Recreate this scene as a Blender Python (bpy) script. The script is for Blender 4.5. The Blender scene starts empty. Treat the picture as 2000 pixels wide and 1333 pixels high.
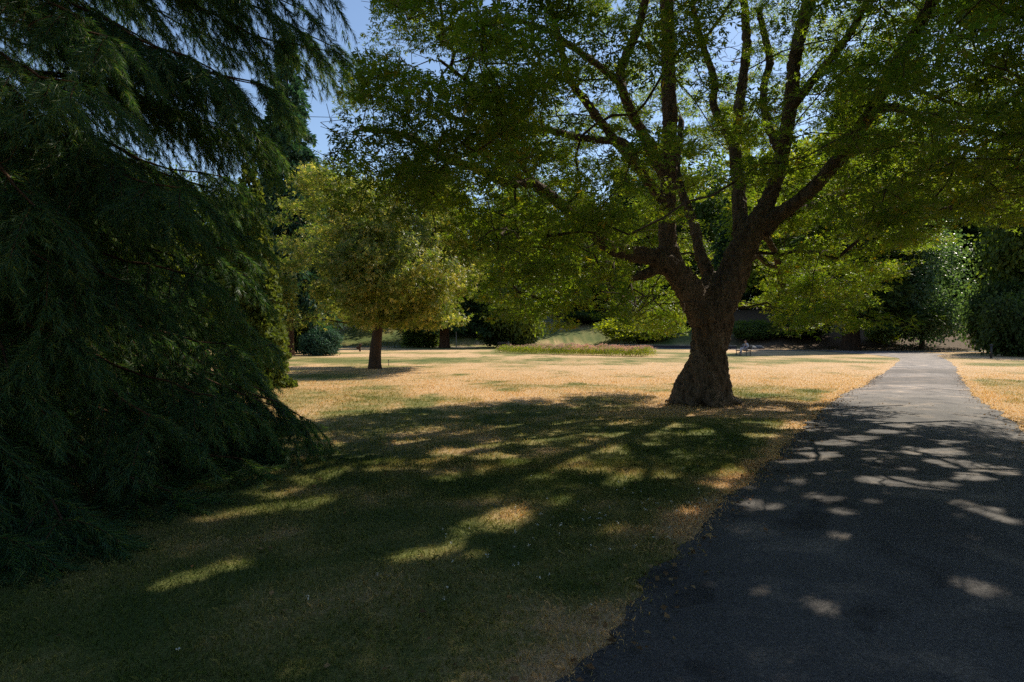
import bpy, math, random
import numpy as np
from mathutils import Vector, Matrix

rng = np.random.default_rng(7)
random.seed(7)
R = math.radians
scene = bpy.context.scene
col = scene.collection
F, CX, HY, EYE = 1200.0, 1000.0, 658.0, 1.6       # focal length in photo pixels, horizon row, eye height
SUN_AZ, SUN_EL = R(45), R(46)
U2 = np.array([math.sin(SUN_AZ), math.cos(SUN_AZ)])      # horizontal direction to the sun
V2 = np.array([-U2[1], U2[0]])

# ------------------------------------------------------------------ helpers
def P(x, y, d):
    return np.array([(x - CX) / F * d, d, EYE + (HY - y) / F * d])
def G(x, y):                                            # photo pixel -> point on the flat lawn
    d = F * EYE / (y - HY)
    return np.array([(x - CX) / F * d, d, 0.0])
def proj(p):
    d = np.maximum(p[..., 1], 0.05)
    return CX + F * p[..., 0] / d, HY - F * (p[..., 2] - EYE) / d

def hsh(i, j, s):
    n = (i * 374761393 + j * 668265263 + s * 974634777) & 0xffffffff
    n = ((n ^ (n >> 13)) * 1274126177) & 0xffffffff
    n = n ^ (n >> 16)
    return (n & 0xffff) / 65535.0
def vnoise(x, y, s=0):
    x = np.asarray(x, float); y = np.asarray(y, float)
    i = np.floor(x).astype(np.int64); j = np.floor(y).astype(np.int64)
    u = x - i; v = y - j
    u = u * u * (3 - 2 * u); v = v * v * (3 - 2 * v)
    return ((hsh(i, j, s) * (1 - u) + hsh(i + 1, j, s) * u) * (1 - v)
            + (hsh(i, j + 1, s) * (1 - u) + hsh(i + 1, j + 1, s) * u) * v)
def fbm(x, y, s=0, o=4):
    t = 0; a = 1; w = 0
    for k in range(o):
        t = t + a * vnoise(x * 2 ** k, y * 2 ** k, s + k); w += a; a *= 0.55
    return t / w
def sstep(a, b, x):
    t = np.clip((x - a) / (b - a), 0, 1)
    return t * t * (3 - 2 * t)

def tag(o, label=None, cat=None, group=None, kind=None):
    if label: o['label'] = label
    if cat: o['category'] = cat
    if group: o['group'] = group
    if kind: o['kind'] = kind
    return o
def empty(name, loc, label, cat, group=None, rz=0):
    o = bpy.data.objects.new(name, None)
    o.location = loc; o.rotation_euler = (0, 0, rz); o.empty_display_size = 0.3
    col.objects.link(o)
    return tag(o, label, cat, group)
def link(name, me, mat, parent=None):
    o = bpy.data.objects.new(name, me)
    if mat is not None and len(me.materials) == 0: me.materials.append(mat)
    col.objects.link(o)
    if parent is not None: o.parent = parent
    return o
def mesh_np(name, verts, faces, smooth=False):
    """faces: (F,k) array, or list of such arrays"""
    if not isinstance(faces, list): faces = [faces]
    faces = [f for f in faces if len(f)]
    me = bpy.data.meshes.new(name)
    verts = np.ascontiguousarray(verts, dtype=np.float32)
    me.vertices.add(len(verts)); me.vertices.foreach_set('co', verts.ravel())
    loops = np.concatenate([f.ravel() for f in faces]).astype(np.int32)
    tot = np.concatenate([np.full(len(f), f.shape[1]) for f in faces]).astype(np.int32)
    start = np.concatenate([[0], np.cumsum(tot)[:-1]]).astype(np.int32)
    me.loops.add(len(loops)); me.loops.foreach_set('vertex_index', loops)
    me.polygons.add(len(tot)); me.polygons.foreach_set('loop_start', start)
    me.polygons.foreach_set('use_smooth', np.full(len(tot), smooth, dtype=bool))
    me.update(calc_edges=True); me.validate()
    return me
def norm(v):
    return v / np.maximum(np.linalg.norm(v, axis=-1, keepdims=True), 1e-9)

class Tubes:
    """collects swept tubes into one mesh"""
    def __init__(s): s.v = []; s.f4 = []; s.f3 = []; s.n = 0
    def add(s, pts, rad, n=6, mod=None, cap=True):
        pts = np.asarray(pts, float); rad = np.asarray(rad, float); m = len(pts)
        if m < 2: return
        t = norm(np.gradient(pts, axis=0))
        a = np.array([1.0, 0, 0]) if abs(t[0][0]) < 0.8 else np.array([0, 1.0, 0])
        th = np.arange(n) * 2 * math.pi / n
        out = np.empty((m, n, 3))
        for i in range(m):
            a = a - t[i] * a.dot(t[i]); a = a / max(np.linalg.norm(a), 1e-9)
            b = np.cross(t[i], a)
            r = rad[i] * (mod(i / (m - 1), th, pts[i]) if mod else 1.0)
            out[i] = pts[i] + np.outer(np.cos(th) * r, a) + np.outer(np.sin(th) * r, b)
        base = s.n
        s.v.append(out.reshape(-1, 3)); s.n += m * n
        i, j = np.meshgrid(np.arange(m - 1), np.arange(n), indexing='ij')
        j2 = (j + 1) % n
        s.f4.append(np.stack([base + i * n + j, base + i * n + j2, base + (i + 1) * n + j2, base + (i + 1) * n + j], -1).reshape(-1, 4))
        if cap:
            s.v.append(np.array([pts[0] - t[0] * rad[0] * 0.2, pts[-1] + t[-1] * rad[-1] * 0.6])); c0 = s.n; s.n += 2
            j = np.arange(n); j2 = (j + 1) % n
            s.f3.append(np.stack([np.full(n, c0), base + j2, base + j], -1))
            e = base + (m - 1) * n
            s.f3.append(np.stack([np.full(n, c0 + 1), e + j, e + j2], -1))
    def mesh(s, name, smooth=True):
        return mesh_np(name, np.concatenate(s.v), [np.concatenate(s.f4)] + ([np.concatenate(s.f3)] if s.f3 else []), smooth)

def spline(pts, step=0.3):
    """Catmull-Rom through rows (x,y,z,r), resampled"""
    p = np.asarray(pts, float); p = np.vstack([2 * p[0] - p[1], p, 2 * p[-1] - p[-2]])
    out = []
    for i in range(1, len(p) - 2):
        k = max(1, int(np.linalg.norm(p[i + 1][:3] - p[i][:3]) / step))
        for q in range(k):
            t = q / k
            out.append(0.5 * (2 * p[i] + (p[i + 1] - p[i - 1]) * t + (2 * p[i - 1] - 5 * p[i] + 4 * p[i + 1] - p[i + 2]) * t * t
                              + (3 * p[i] - p[i - 1] - 3 * p[i + 1] + p[i + 2]) * t ** 3))
    out.append(p[-2])
    return np.array(out)

class Skel:
    def __init__(s, cap=60000):
        s.p = np.zeros((cap, 3)); s.par = np.full(cap, -1); s.fr = np.zeros(cap); s.L = np.zeros(cap); s.n = 0
    def node(s, p, par, fr=0.0):
        i = s.n; s.p[i] = p; s.par[i] = par; s.fr[i] = fr
        s.L[i] = 0 if par < 0 else s.L[par] + np.linalg.norm(p - s.p[par]); s.n += 1
        return i
    def limb(s, pts, par=-1, jit=0.0):
        ids = []
        for q in pts:
            par = s.node(q[:3] + (rng.normal(0, jit, 3) if jit else 0), par, q[3]); ids.append(par)
        return ids
    def grow(s, targets, step=0.3, droop=0.0, lenw=0.12, wig=0.03, minpar=0):
        c = s.p[:s.n].mean(0)
        dd = np.array([np.min(np.linalg.norm(s.p[:s.n] - t, axis=1)) for t in targets])
        ends = []
        for t in targets[np.argsort(dd)]:
            q = s.p[minpar:s.n]; d = np.linalg.norm(q - t, axis=1)
            i = minpar + int(np.argmin(d + lenw * s.L[minpar:s.n] + 0.35 * np.maximum(0, q[:, 2] - t[2])))
            a = s.p[i].copy(); D = np.linalg.norm(t - a)
            if D < 0.05: ends.append(i); continue
            g = s.p[s.par[i]] if s.par[i] >= 0 else a - [0, 0, 1]
            dirn = norm(a - g); m = a + dirn * D * 0.35 + np.array([0, 0, droop * D])
            m = 0.5 * m + 0.5 * (a + t) / 2 + rng.normal(0, 0.06 * D, 3)
            k = max(1, int(D / step)); par = i
            for e in range(1, k + 1):
                u = e / k
                w = (1 - u) ** 2 * a + 2 * u * (1 - u) * m + u * u * t
                if e < k: w = w + rng.normal(0, wig, 3)
                par = s.node(w, par)
            ends.append(par)
        return ends
    def radii(s, tip=0.006, p=2.4):
        n = s.n; acc = np.zeros(n)
        for i in range(n - 1, -1, -1):
            if acc[i] == 0: acc[i] = tip ** p
            if s.par[i] >= 0: acc[s.par[i]] += acc[i]
        s.r = np.maximum(acc ** (1 / p), s.fr[:n]); return s.r
    def mesh(s, name, rmin=0.0, rmax=9.0, sides=(10, 6, 4, 3), taper=True):
        n = s.n; best = np.full(n, -1); kids = [[] for _ in range(n)]
        for i in range(n):
            if s.par[i] >= 0: kids[s.par[i]].append(i)
        T = Tubes(); starts = [i for i in range(n) if s.par[i] < 0]
        while starts:
            i = starts.pop(); ch = [s.par[i]] if s.par[i] >= 0 else []
            first = len(ch) > 0
            while True:
                ch.append(i); k = kids[i]
                if not k: break
                k = sorted(k, key=lambda c: -s.r[c]); starts += k[1:]; i = k[0]
            idx = np.array(ch); rr = s.r[idx].copy()
            if first: rr[0] = rr[1] * 1.15
            keep = (rr >= rmin) & (rr <= rmax)
            if keep.sum() < 2: continue
            a = int(np.argmax(keep)); b = len(keep) - int(np.argmax(keep[::-1]))
            rm = rr[a:b].max()
            T.add(s.p[idx[a:b]], rr[a:b], sides[0] if rm > .06 else sides[1] if rm > .025 else sides[2] if rm > .011 else sides[3], cap=rm > .02)
        return T.mesh(name)

# leaf templates: vertices (u along the leaf, v across, w up) and quads
LOBED = (np.array([[0, 0, 0], [.42, .20, .02], [1, 0, -.10], [.42, -.20, .02],
                   [.30, .34, .03], [.58, .76, -.08], [.14, .50, .0],
                   [.30, -.34, .03], [.58, -.76, -.08], [.14, -.50, .0]]),
         np.array([[0, 3, 2, 1], [0, 4, 5, 6], [0, 9, 8, 7]]))
FOLD = (np.array([[0, 0, 0], [.55, .42, .10], [1, 0, -.05], [.45, -.42, .10]]), np.array([[0, 1, 2], [0, 2, 3]]))
LONG = (np.array([[0, 0, 0], [.6, .16, .02], [1, 0, -.08], [.5, -.16, .02]]), np.array([[0, 1, 2, 3]]))
def leaf_mesh(name, c, nrm, size, tmpl, tan=None):
    tv, tf = tmpl; N = len(c)
    nrm = norm(nrm)
    if tan is None: tan = rng.normal(size=(N, 3))
    tan = norm(tan - nrm * (tan * nrm).sum(1, keepdims=True)); bi = np.cross(nrm, tan)
    s = np.broadcast_to(np.asarray(size, float).reshape(-1, 1), (N, 1))
    V = (c[:, None, :] + s[:, :, None] * (tv[None, :, 0, None] * tan[:, None] + tv[None, :, 1, None] * bi[:, None] + tv[None, :, 2, None] * nrm[:, None]))
    Fc = (tf[None] + (np.arange(N) * len(tv))[:, None, None]).reshape(-1, tf.shape[1])
    return mesh_np(name, V.reshape(-1, 3), Fc)

# ------------------------------------------------------------------ materials
def newmat(name):
    m = bpy.data.materials.new(name); m.use_nodes = True
    nt = m.node_tree; nt.nodes.clear()
    out = nt.nodes.new('ShaderNodeOutputMaterial')
    return m, nt, out
def N(nt, t, **kw):
    n = nt.nodes.new(t)
    for k, v in kw.items():
        if k in n.inputs.keys(): n.inputs[k].default_value = v
        else: setattr(n, k, v)
    return n
def ramp(nt, stops, src=None, interp='LINEAR'):
    n = nt.nodes.new('ShaderNodeValToRGB'); n.color_ramp.interpolation = interp
    e = n.color_ramp.elements
    while len(e) > 1: e.remove(e[-1])
    e[0].position = stops[0][0]; e[0].color = (*stops[0][1], 1)
    for p, c in stops[1:]:
        x = e.new(p); x.color = (*c, 1)
    if src is not None: nt.links.new(src, n.inputs[0])
    return n
def mix(nt, fac, a, b, mode='MIX'):
    n = nt.nodes.new('ShaderNodeMix'); n.data_type = 'RGBA'; n.blend_type = mode
    for s, v in ((n.inputs[0], fac), (n.inputs[6], a), (n.inputs[7], b)):
        if hasattr(v, 'links'): nt.links.new(v, s)
        elif isinstance(v, (int, float)): s.default_value = v
        else: s.default_value = (*v, 1)
    return n.outputs[2]
def leafmat(name, cols, trans_col, tfac=0.42, rough=0.5, spec=0.35, nscale=0.6):
    m, nt, out = newmat(name)
    geo = N(nt, 'ShaderNodeNewGeometry')
    r = ramp(nt, cols, geo.outputs['Random Per Island'])
    tc = N(nt, 'ShaderNodeTexCoord'); no = N(nt, 'ShaderNodeTexNoise', Scale=nscale, Detail=2.0)
    nt.links.new(tc.outputs['Object'], no.inputs['Vector'])
    var = ramp(nt, [(0.35, (.72, .8, .72)), (0.65, (1.2, 1.12, 1.0))], no.outputs['Fac'])
    c = mix(nt, 1.0, r.outputs[0], var.outputs[0], 'MULTIPLY')
    b = N(nt, 'ShaderNodeBsdfPrincipled', Roughness=rough)
    b.inputs['Specular IOR Level'].default_value = spec
    nt.links.new(c, b.inputs['Base Color'])
    t = N(nt, 'ShaderNodeBsdfTranslucent')
    nt.links.new(mix(nt, 1.0, c, trans_col, 'MULTIPLY'), t.inputs['Color'])
    mx = N(nt, 'ShaderNodeMixShader'); mx.inputs[0].default_value = tfac
    nt.links.new(b.outputs[0], mx.inputs[1]); nt.links.new(t.outputs[0], mx.inputs[2])
    nt.links.new(mx.outputs[0], out.inputs[0]); return m
def barkmat(name, c1, c2, scale=3.0, bump=0.6, stretch=0.25):
    m, nt, out = newmat(name)
    tc = N(nt, 'ShaderNodeTexCoord'); mp = N(nt, 'ShaderNodeMapping')
    mp.inputs['Scale'].default_value = (scale, scale, scale * stretch)
    nt.links.new(tc.outputs['Object'], mp.inputs['Vector'])
    no = N(nt, 'ShaderNodeTexNoise', Scale=2.2, Detail=8.0, Roughness=0.65, Distortion=1.2)
    nt.links.new(mp.outputs[0], no.inputs['Vector'])
    vo = N(nt, 'ShaderNodeTexVoronoi', Scale=6.0); vo.feature = 'DISTANCE_TO_EDGE'
    nt.links.new(mp.outputs[0], vo.inputs['Vector'])
    r = ramp(nt, [(0.3, c1), (0.72, c2)], no.outputs['Fac'])
    b = N(nt, 'ShaderNodeBsdfPrincipled', Roughness=0.9)
    b.inputs['Specular IOR Level'].default_value = 0.15
    nt.links.new(r.outputs[0], b.inputs['Base Color'])
    ad = N(nt, 'ShaderNodeMath', operation='MULTIPLY_ADD'); ad.inputs[1].default_value = 0.6
    nt.links.new(vo.outputs['Distance'], ad.inputs[0]); nt.links.new(no.outputs['Fac'], ad.inputs[2])
    bp = N(nt, 'ShaderNodeBump', Strength=bump, Distance=0.09)
    nt.links.new(ad.outputs[0], bp.inputs['Height']); nt.links.new(bp.outputs[0], b.inputs['Normal'])
    nt.links.new(b.outputs[0], out.inputs[0]); return m
def plain(name, c, rough=0.7, var=0.15, scale=8.0, metal=0.0):
    m, nt, out = newmat(name)
    tc = N(nt, 'ShaderNodeTexCoord'); no = N(nt, 'ShaderNodeTexNoise', Scale=scale, Detail=5.0)
    nt.links.new(tc.outputs['Object'], no.inputs['Vector'])
    r = ramp(nt, [(0.3, tuple(v * (1 - var) for v in c)), (0.7, tuple(min(1, v * (1 + var)) for v in c))], no.outputs['Fac'])
    b = N(nt, 'ShaderNodeBsdfPrincipled', Roughness=rough, Metallic=metal)
    nt.links.new(r.outputs[0], b.inputs['Base Color'])
    bp = N(nt, 'ShaderNodeBump', Strength=0.2, Distance=0.01)
    nt.links.new(no.outputs['Fac'], bp.inputs['Height']); nt.links.new(bp.outputs[0], b.inputs['Normal'])
    nt.links.new(b.outputs[0], out.inputs[0]); return m

M = {}
M['maple'] = leafmat('maple_leaf', [(0, (.066, .112, .026)), (.5, (.090, .140, .030)), (.95, (.120, .150, .028)), (1, (.19, .14, .025))], (3.7, 3.5, .75), .52, .40, .3)
M['maple_near'] = leafmat('overhanging_leaf', [(0, (.055, .095, .025)), (1, (.090, .135, .030))], (3.7, 3.5, .8), .50, .45, .3)
M['small'] = leafmat('olive_leaf', [(0, (.070, .118, .034)), (.6, (.120, .158, .048)), (1, (.34, .32, .16))], (3.0, 2.8, .8), .42, .42, .3)
M['fir'] = leafmat('fir_needle', [(0, (.028, .080, .046)), (.7, (.056, .126, .058)), (1, (.16, .19, .06))], (2.6, 2.5, .8), .38, .45, .3)
M['conifer'] = leafmat('dark_needle', [(0, (.024, .056, .032)), (1, (.052, .098, .044))], (1.6, 1.8, .8), .25, .6, .2, .25)
M['teal'] = leafmat('teal_needle', [(0, (.030, .075, .055)), (1, (.055, .115, .075))], (1.5, 1.8, .9), .28, .6, .25, .25)
M['yellow'] = leafmat('golden_needle', [(0, (.075, .115, .030)), (1, (.140, .165, .040))], (1.9, 1.8, .8), .35, .6, .2, .25)
M['green'] = leafmat('broad_leaf_green', [(0, (.045, .078, .022)), (1, (.090, .125, .032))], (3.4, 3.3, .8), .44, .5, .25, .25)
M['lime'] = leafmat('broad_leaf_lime', [(0, (.085, .120, .020)), (1, (.150, .180, .030))], (4.0, 3.7, .7), .50, .5, .25, .25)
M['silver'] = leafmat('silver_leaf', [(0, (.065, .120, .062)), (1, (.130, .190, .105))], (2.2, 2.4, 1.0), .36, .4, .5, .25)
M['deep'] = leafmat('deep_leaf', [(0, (.032, .056, .020)), (1, (.062, .095, .028))], (2.4, 2.5, .8), .36, .55, .2, .25)
M['pale'] = leafmat('pale_leaf', [(0, (.20, .27, .17)), (1, (.42, .48, .36))], (1.2, 1.2, .9), .3, .6, .2)
M['bark'] = barkmat('maple_bark', (.045, .034, .024), (.25, .19, .14), 3.4, 1.0, .22)
M['bark_fir'] = barkmat('red_brown_bark', (.050, .028, .018), (.150, .085, .050), 4.0, .8, .2)
M['bark_far'] = barkmat('distant_bark', (.035, .024, .018), (.100, .066, .045), 1.5, .8, .2)
M['twig'] = barkmat('twig_bark', (.050, .038, .026), (.110, .085, .060), 8.0, .4, .5)
M['wood'] = plain('weathered_wood', (.10, .075, .055), .75)
M['darkmetal'] = plain('dark_metal', (.02, .02, .022), .5)
M['stone'] = plain('grey_stone', (.22, .21, .20), .9, .3, 3.0)
M['bluestone'] = plain('bluish_stone', (.10, .115, .14), .9, .35, 3.0)
M['stonedark'] = plain('dark_edging_stone', (.055, .045, .050), .9, .3, 3.0)

# ------------------------------------------------------------------ terrain
PX = np.array([-60, -2, 14, 26, 37, 50, 75, 120.0]); PY = np.array([98, 93, 89, 78, 68, 64.5, 62, 60.0])   # centre of the far path
def bank0(x): return np.interp(x, PX, PY + 4.0)
def H(x, y):
    x = np.asarray(x, float); y = np.asarray(y, float)
    t = y - bank0(x)
    k = 0.75 + 0.5 * fbm(x / 18 + 9, y / 18, 5, 2)
    h = 4.8 * k * sstep(0, 30, t) + np.maximum(0, t - 20) * 0.05
    h = h + 0.05 * (fbm(x / 5, y / 5, 3, 2) - .5) * sstep(12, 20, y) * (1 - sstep(40, 60, y))
    return h
Lpx = [(1075, 1330), (1170, 1262), (1200, 1225), (1228, 1180), (1250, 1140), (1310, 1090), (1362, 1045), (1400, 1000), (1425, 970),
       (1470, 932), (1525, 888), (1555, 855), (1590, 822), (1622, 790), (1650, 768), (1690, 757), (1711, 737), (1735, 723), (1750, 713), (1760, 700)]
Rpx = [(2080, 900), (2000, 845), (1960, 812), (1919, 786), (1896, 762), (1876, 742), (1870, 722), (1862, 711), (1846, 702), (1828, 695)]
Lw = np.array([G(*p)[:2] for p in Lpx]); Rw = np.array([G(*p)[:2] for p in Rpx])
Lw = np.vstack([[-2.2, -4], [-0.75, 0.2], Lw, [32, 55], [33.6, 66.5]]); Rw = np.vstack([[1.6, -4], [3.3, .2], [4.6, 2.9], [6.4, 5.8], Rw, [40, 56], [41, 66.2]])
def edgeL(y): return np.interp(y, Lw[:, 1], Lw[:, 0]) + 0.16 * (vnoise(y * 2.1, 0 * y, 11) - .5) + 0.09 * (vnoise(y * 9, 0 * y, 12) - .5) + 0.05 * (vnoise(y * 23, 0 * y, 14) - .5)
def edgeR(y): return np.interp(y, Rw[:, 1], Rw[:, 0]) + 0.25 * (vnoise(y * 1.7, 0 * y, 13) - .5)
def on_path(x, y): return (x > edgeL(y)) & (x < edgeR(y)) & (y < 66)
BASE = G(1374, 788)
def dryness(x, y):
    shade = np.exp(-(((x - 1.0) / 9.0) ** 2 + ((y - 5.5) / 9.5) ** 2) ** 1.3)
    b = 0.93 - 0.61 * shade
    b = b + 0.85 * (fbm(x / 2.3, y / 3.2, 21, 4) - .5) + 0.7 * (fbm(x * 2.2, y * 2.2, 31, 3) - .5) * (.4 + shade)
    b = b + 1.1 * (fbm(x / 9, y / 5, 41, 2) - .5) * sstep(10, 20, y) - .45 * sstep(.52, .82, fbm(x / 1.1, y / 1.3, 47, 4))
    b = b - .30 * sstep(28, 42, y) * sstep(.3, .6, fbm(x / 14, y / 9, 44, 2)) - .36 * sstep(87, 92, y)
    e = np.minimum(np.abs(x - edgeL(y)), np.abs(x - edgeR(y)))
    b = b + 0.75 * np.exp(-(e / 0.42) ** 2) * (y < 40) * (.6 + .8 * vnoise(y * 1.3, x, 51))
    b = b + .35 * np.exp(-((x - BASE[0]) ** 2 + (y - BASE[1]) ** 2) / 6)
    return np.clip(b, 0, 1)
def axis(lo, hi, fine_lo, fine_hi, step):
    a = [fine_lo]; s = step
    c = list(np.arange(fine_lo, fine_hi, step))
    u = []; v = fine_hi
    while v < hi: u.append(v); s *= 1.07; v += s
    d = []; s = step; v = fine_lo
    while v > lo: s *= 1.07; v -= s; d.append(v)
    return np.array(d[::-1] + c + u + [hi])
gx = axis(-900, 900, -10, 14, .14); gy = axis(-300, 1300, 0, 22, .14)
X, Y = np.meshgrid(gx, gy, indexing='ij'); Z = H(X, Y)
V = np.stack([X, Y, Z], -1).reshape(-1, 3)
nx, ny = len(gx), len(gy); i, j = np.meshgrid(np.arange(nx - 1), np.arange(ny - 1), indexing='ij')
Fc = np.stack([i * ny + j, (i + 1) * ny + j, (i + 1) * ny + j + 1, i * ny + j + 1], -1).reshape(-1, 4)
me = mesh_np('ground', V, Fc, True)
def set_attr(me, name, arr):
    a = me.attributes.new(name, 'FLOAT', 'POINT'); a.data.foreach_set('value', np.asarray(arr, np.float32))
set_attr(me, 'dry', dryness(X, Y).ravel())
t = Y - bank0(X)
litter = sstep(-1, 3, t) * sstep(24, 34, X) * .95
litter = np.maximum(litter, .75 * np.exp(-(((X - BASE[0] - .8) / 2.4) ** 2 + ((Y - BASE[1] + .5) / 1.5) ** 2)) * (fbm(X * 1.5, Y * 1.5, 61, 3) + .3))
litter = np.maximum(litter, np.exp(-(((X + 7.2) / 4.2) ** 2 + ((Y - 7) / 4.0) ** 2) ** 2) * .9)
set_attr(me, 'soil', litter.ravel())

def groundmat(blades=False):
    m, nt, out = newmat('grass_blades' if blades else 'dry_lawn')
    at = N(nt, 'ShaderNodeAttribute', attribute_name='dry'); tc = N(nt, 'ShaderNodeTexCoord')
    ad = N(nt, 'ShaderNodeMath', operation='MULTIPLY_ADD')
    if blades:
        geo = N(nt, 'ShaderNodeNewGeometry'); src = geo.outputs['Random Per Island']; amp = 0.40
    else:
        no = N(nt, 'ShaderNodeTexNoise', Scale=14.0, Detail=9.0, Roughness=0.75)
        nt.links.new(tc.outputs['Object'], no.inputs['Vector']); src = no.outputs['Fac']; amp = 1.3
    ad.inputs[1].default_value = amp; nt.links.new(src, ad.inputs[0])
    sb = N(nt, 'ShaderNodeMath', operation='SUBTRACT'); sb.inputs[1].default_value = amp * .5
    nt.links.new(at.outputs['Fac'], sb.inputs[0]); nt.links.new(sb.outputs[0], ad.inputs[2])
    r = ramp(nt, [(.0, (.082, .116, .028)), (.3, (.150, .162, .045)), (.55, (.265, .230, .080)), (.8, (.50, .345, .168)), (1, (.61, .412, .220))], ad.outputs[0])
    c = mix(nt, 1.0, r.outputs[0], (1.22, 1.25, 1.3) if blades else (1.05, 1.05, 1.1), 'MULTIPLY')
    b = N(nt, 'ShaderNodeBsdfPrincipled', Roughness=0.85); b.inputs['Specular IOR Level'].default_value = .15
    if not blades:
        so = N(nt, 'ShaderNodeAttribute', attribute_name='soil')
        n2 = N(nt, 'ShaderNodeTexNoise', Scale=22.0, Detail=6.0, Roughness=.7); nt.links.new(tc.outputs['Object'], n2.inputs['Vector'])
        sr = ramp(nt, [(.3, (.045, .028, .018)), (.55, (.110, .068, .042)), (.75, (.24, .155, .10))], n2.outputs['Fac'])
        c = mix(nt, so.outputs['Fac'], c, sr.outputs[0])
        n3 = N(nt, 'ShaderNodeTexNoise', Scale=60.0, Detail=4.0); nt.links.new(tc.outputs['Object'], n3.inputs['Vector'])
        dk = ramp(nt, [(.35, (.62, .62, .62)), (.6, (1.1, 1.1, 1.1))], n3.outputs['Fac'])
        c = mix(nt, 1.0, c, dk.outputs[0], 'MULTIPLY')
        bp = N(nt, 'ShaderNodeBump', Strength=0.9, Distance=0.03)
        nt.links.new(n3.outputs['Fac'], bp.inputs['Height']); nt.links.new(bp.outputs[0], b.inputs['Normal'])
    nt.links.new(c, b.inputs['Base Color'])
    if blades:
        t = N(nt, 'ShaderNodeBsdfTranslucent'); nt.links.new(mix(nt, 1.0, c, (1.5, 1.5, 1.0), 'MULTIPLY'), t.inputs['Color'])
        mx = N(nt, 'ShaderNodeMixShader'); mx.inputs[0].default_value = .3
        nt.links.new(b.outputs[0], mx.inputs[1]); nt.links.new(t.outputs[0], mx.inputs[2]); nt.links.new(mx.outputs[0], out.inputs[0])
    else: nt.links.new(b.outputs[0], out.inputs[0])
    return m
M['lawn'] = groundmat(); M['blade'] = groundmat(True)
tag(link('ground', me, M['lawn']), kind='structure')

# asphalt footpath
ys = axis(-4, 66.4, 0, 20, .1); ys = ys[(ys >= -4) & (ys <= 66.4)]
w = np.linspace(0, 1, 21)
xl, xr = edgeL(ys), edgeR(ys)
X = xl[:, None] * (1 - w) + xr[:, None] * w; Y = np.repeat(ys[:, None], 21, 1)
e = np.minimum(w, 1 - w)[None] * (xr - xl)[:, None]
Z = H(X, Y) + 0.012 + 0.03 * sstep(0, 1.2, e)
V = np.stack([X, Y, Z], -1).reshape(-1, 3)
i, j = np.meshgrid(np.arange(len(ys) - 1), np.arange(20), indexing='ij')
Fc = np.stack([i * 21 + j, i * 21 + j + 1, (i + 1) * 21 + j + 1, (i + 1) * 21 + j], -1).reshape(-1, 4)
me = mesh_np('path', V, Fc, True)
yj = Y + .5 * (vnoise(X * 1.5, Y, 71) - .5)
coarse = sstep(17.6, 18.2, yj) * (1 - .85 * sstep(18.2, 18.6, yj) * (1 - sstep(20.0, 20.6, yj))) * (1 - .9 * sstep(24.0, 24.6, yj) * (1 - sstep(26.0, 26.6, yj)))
set_attr(me, 'coarse', (coarse * (1 - sstep(29, 31, Y))).ravel()); set_attr(me, 'far', sstep(12, 19, yj).ravel())
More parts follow.
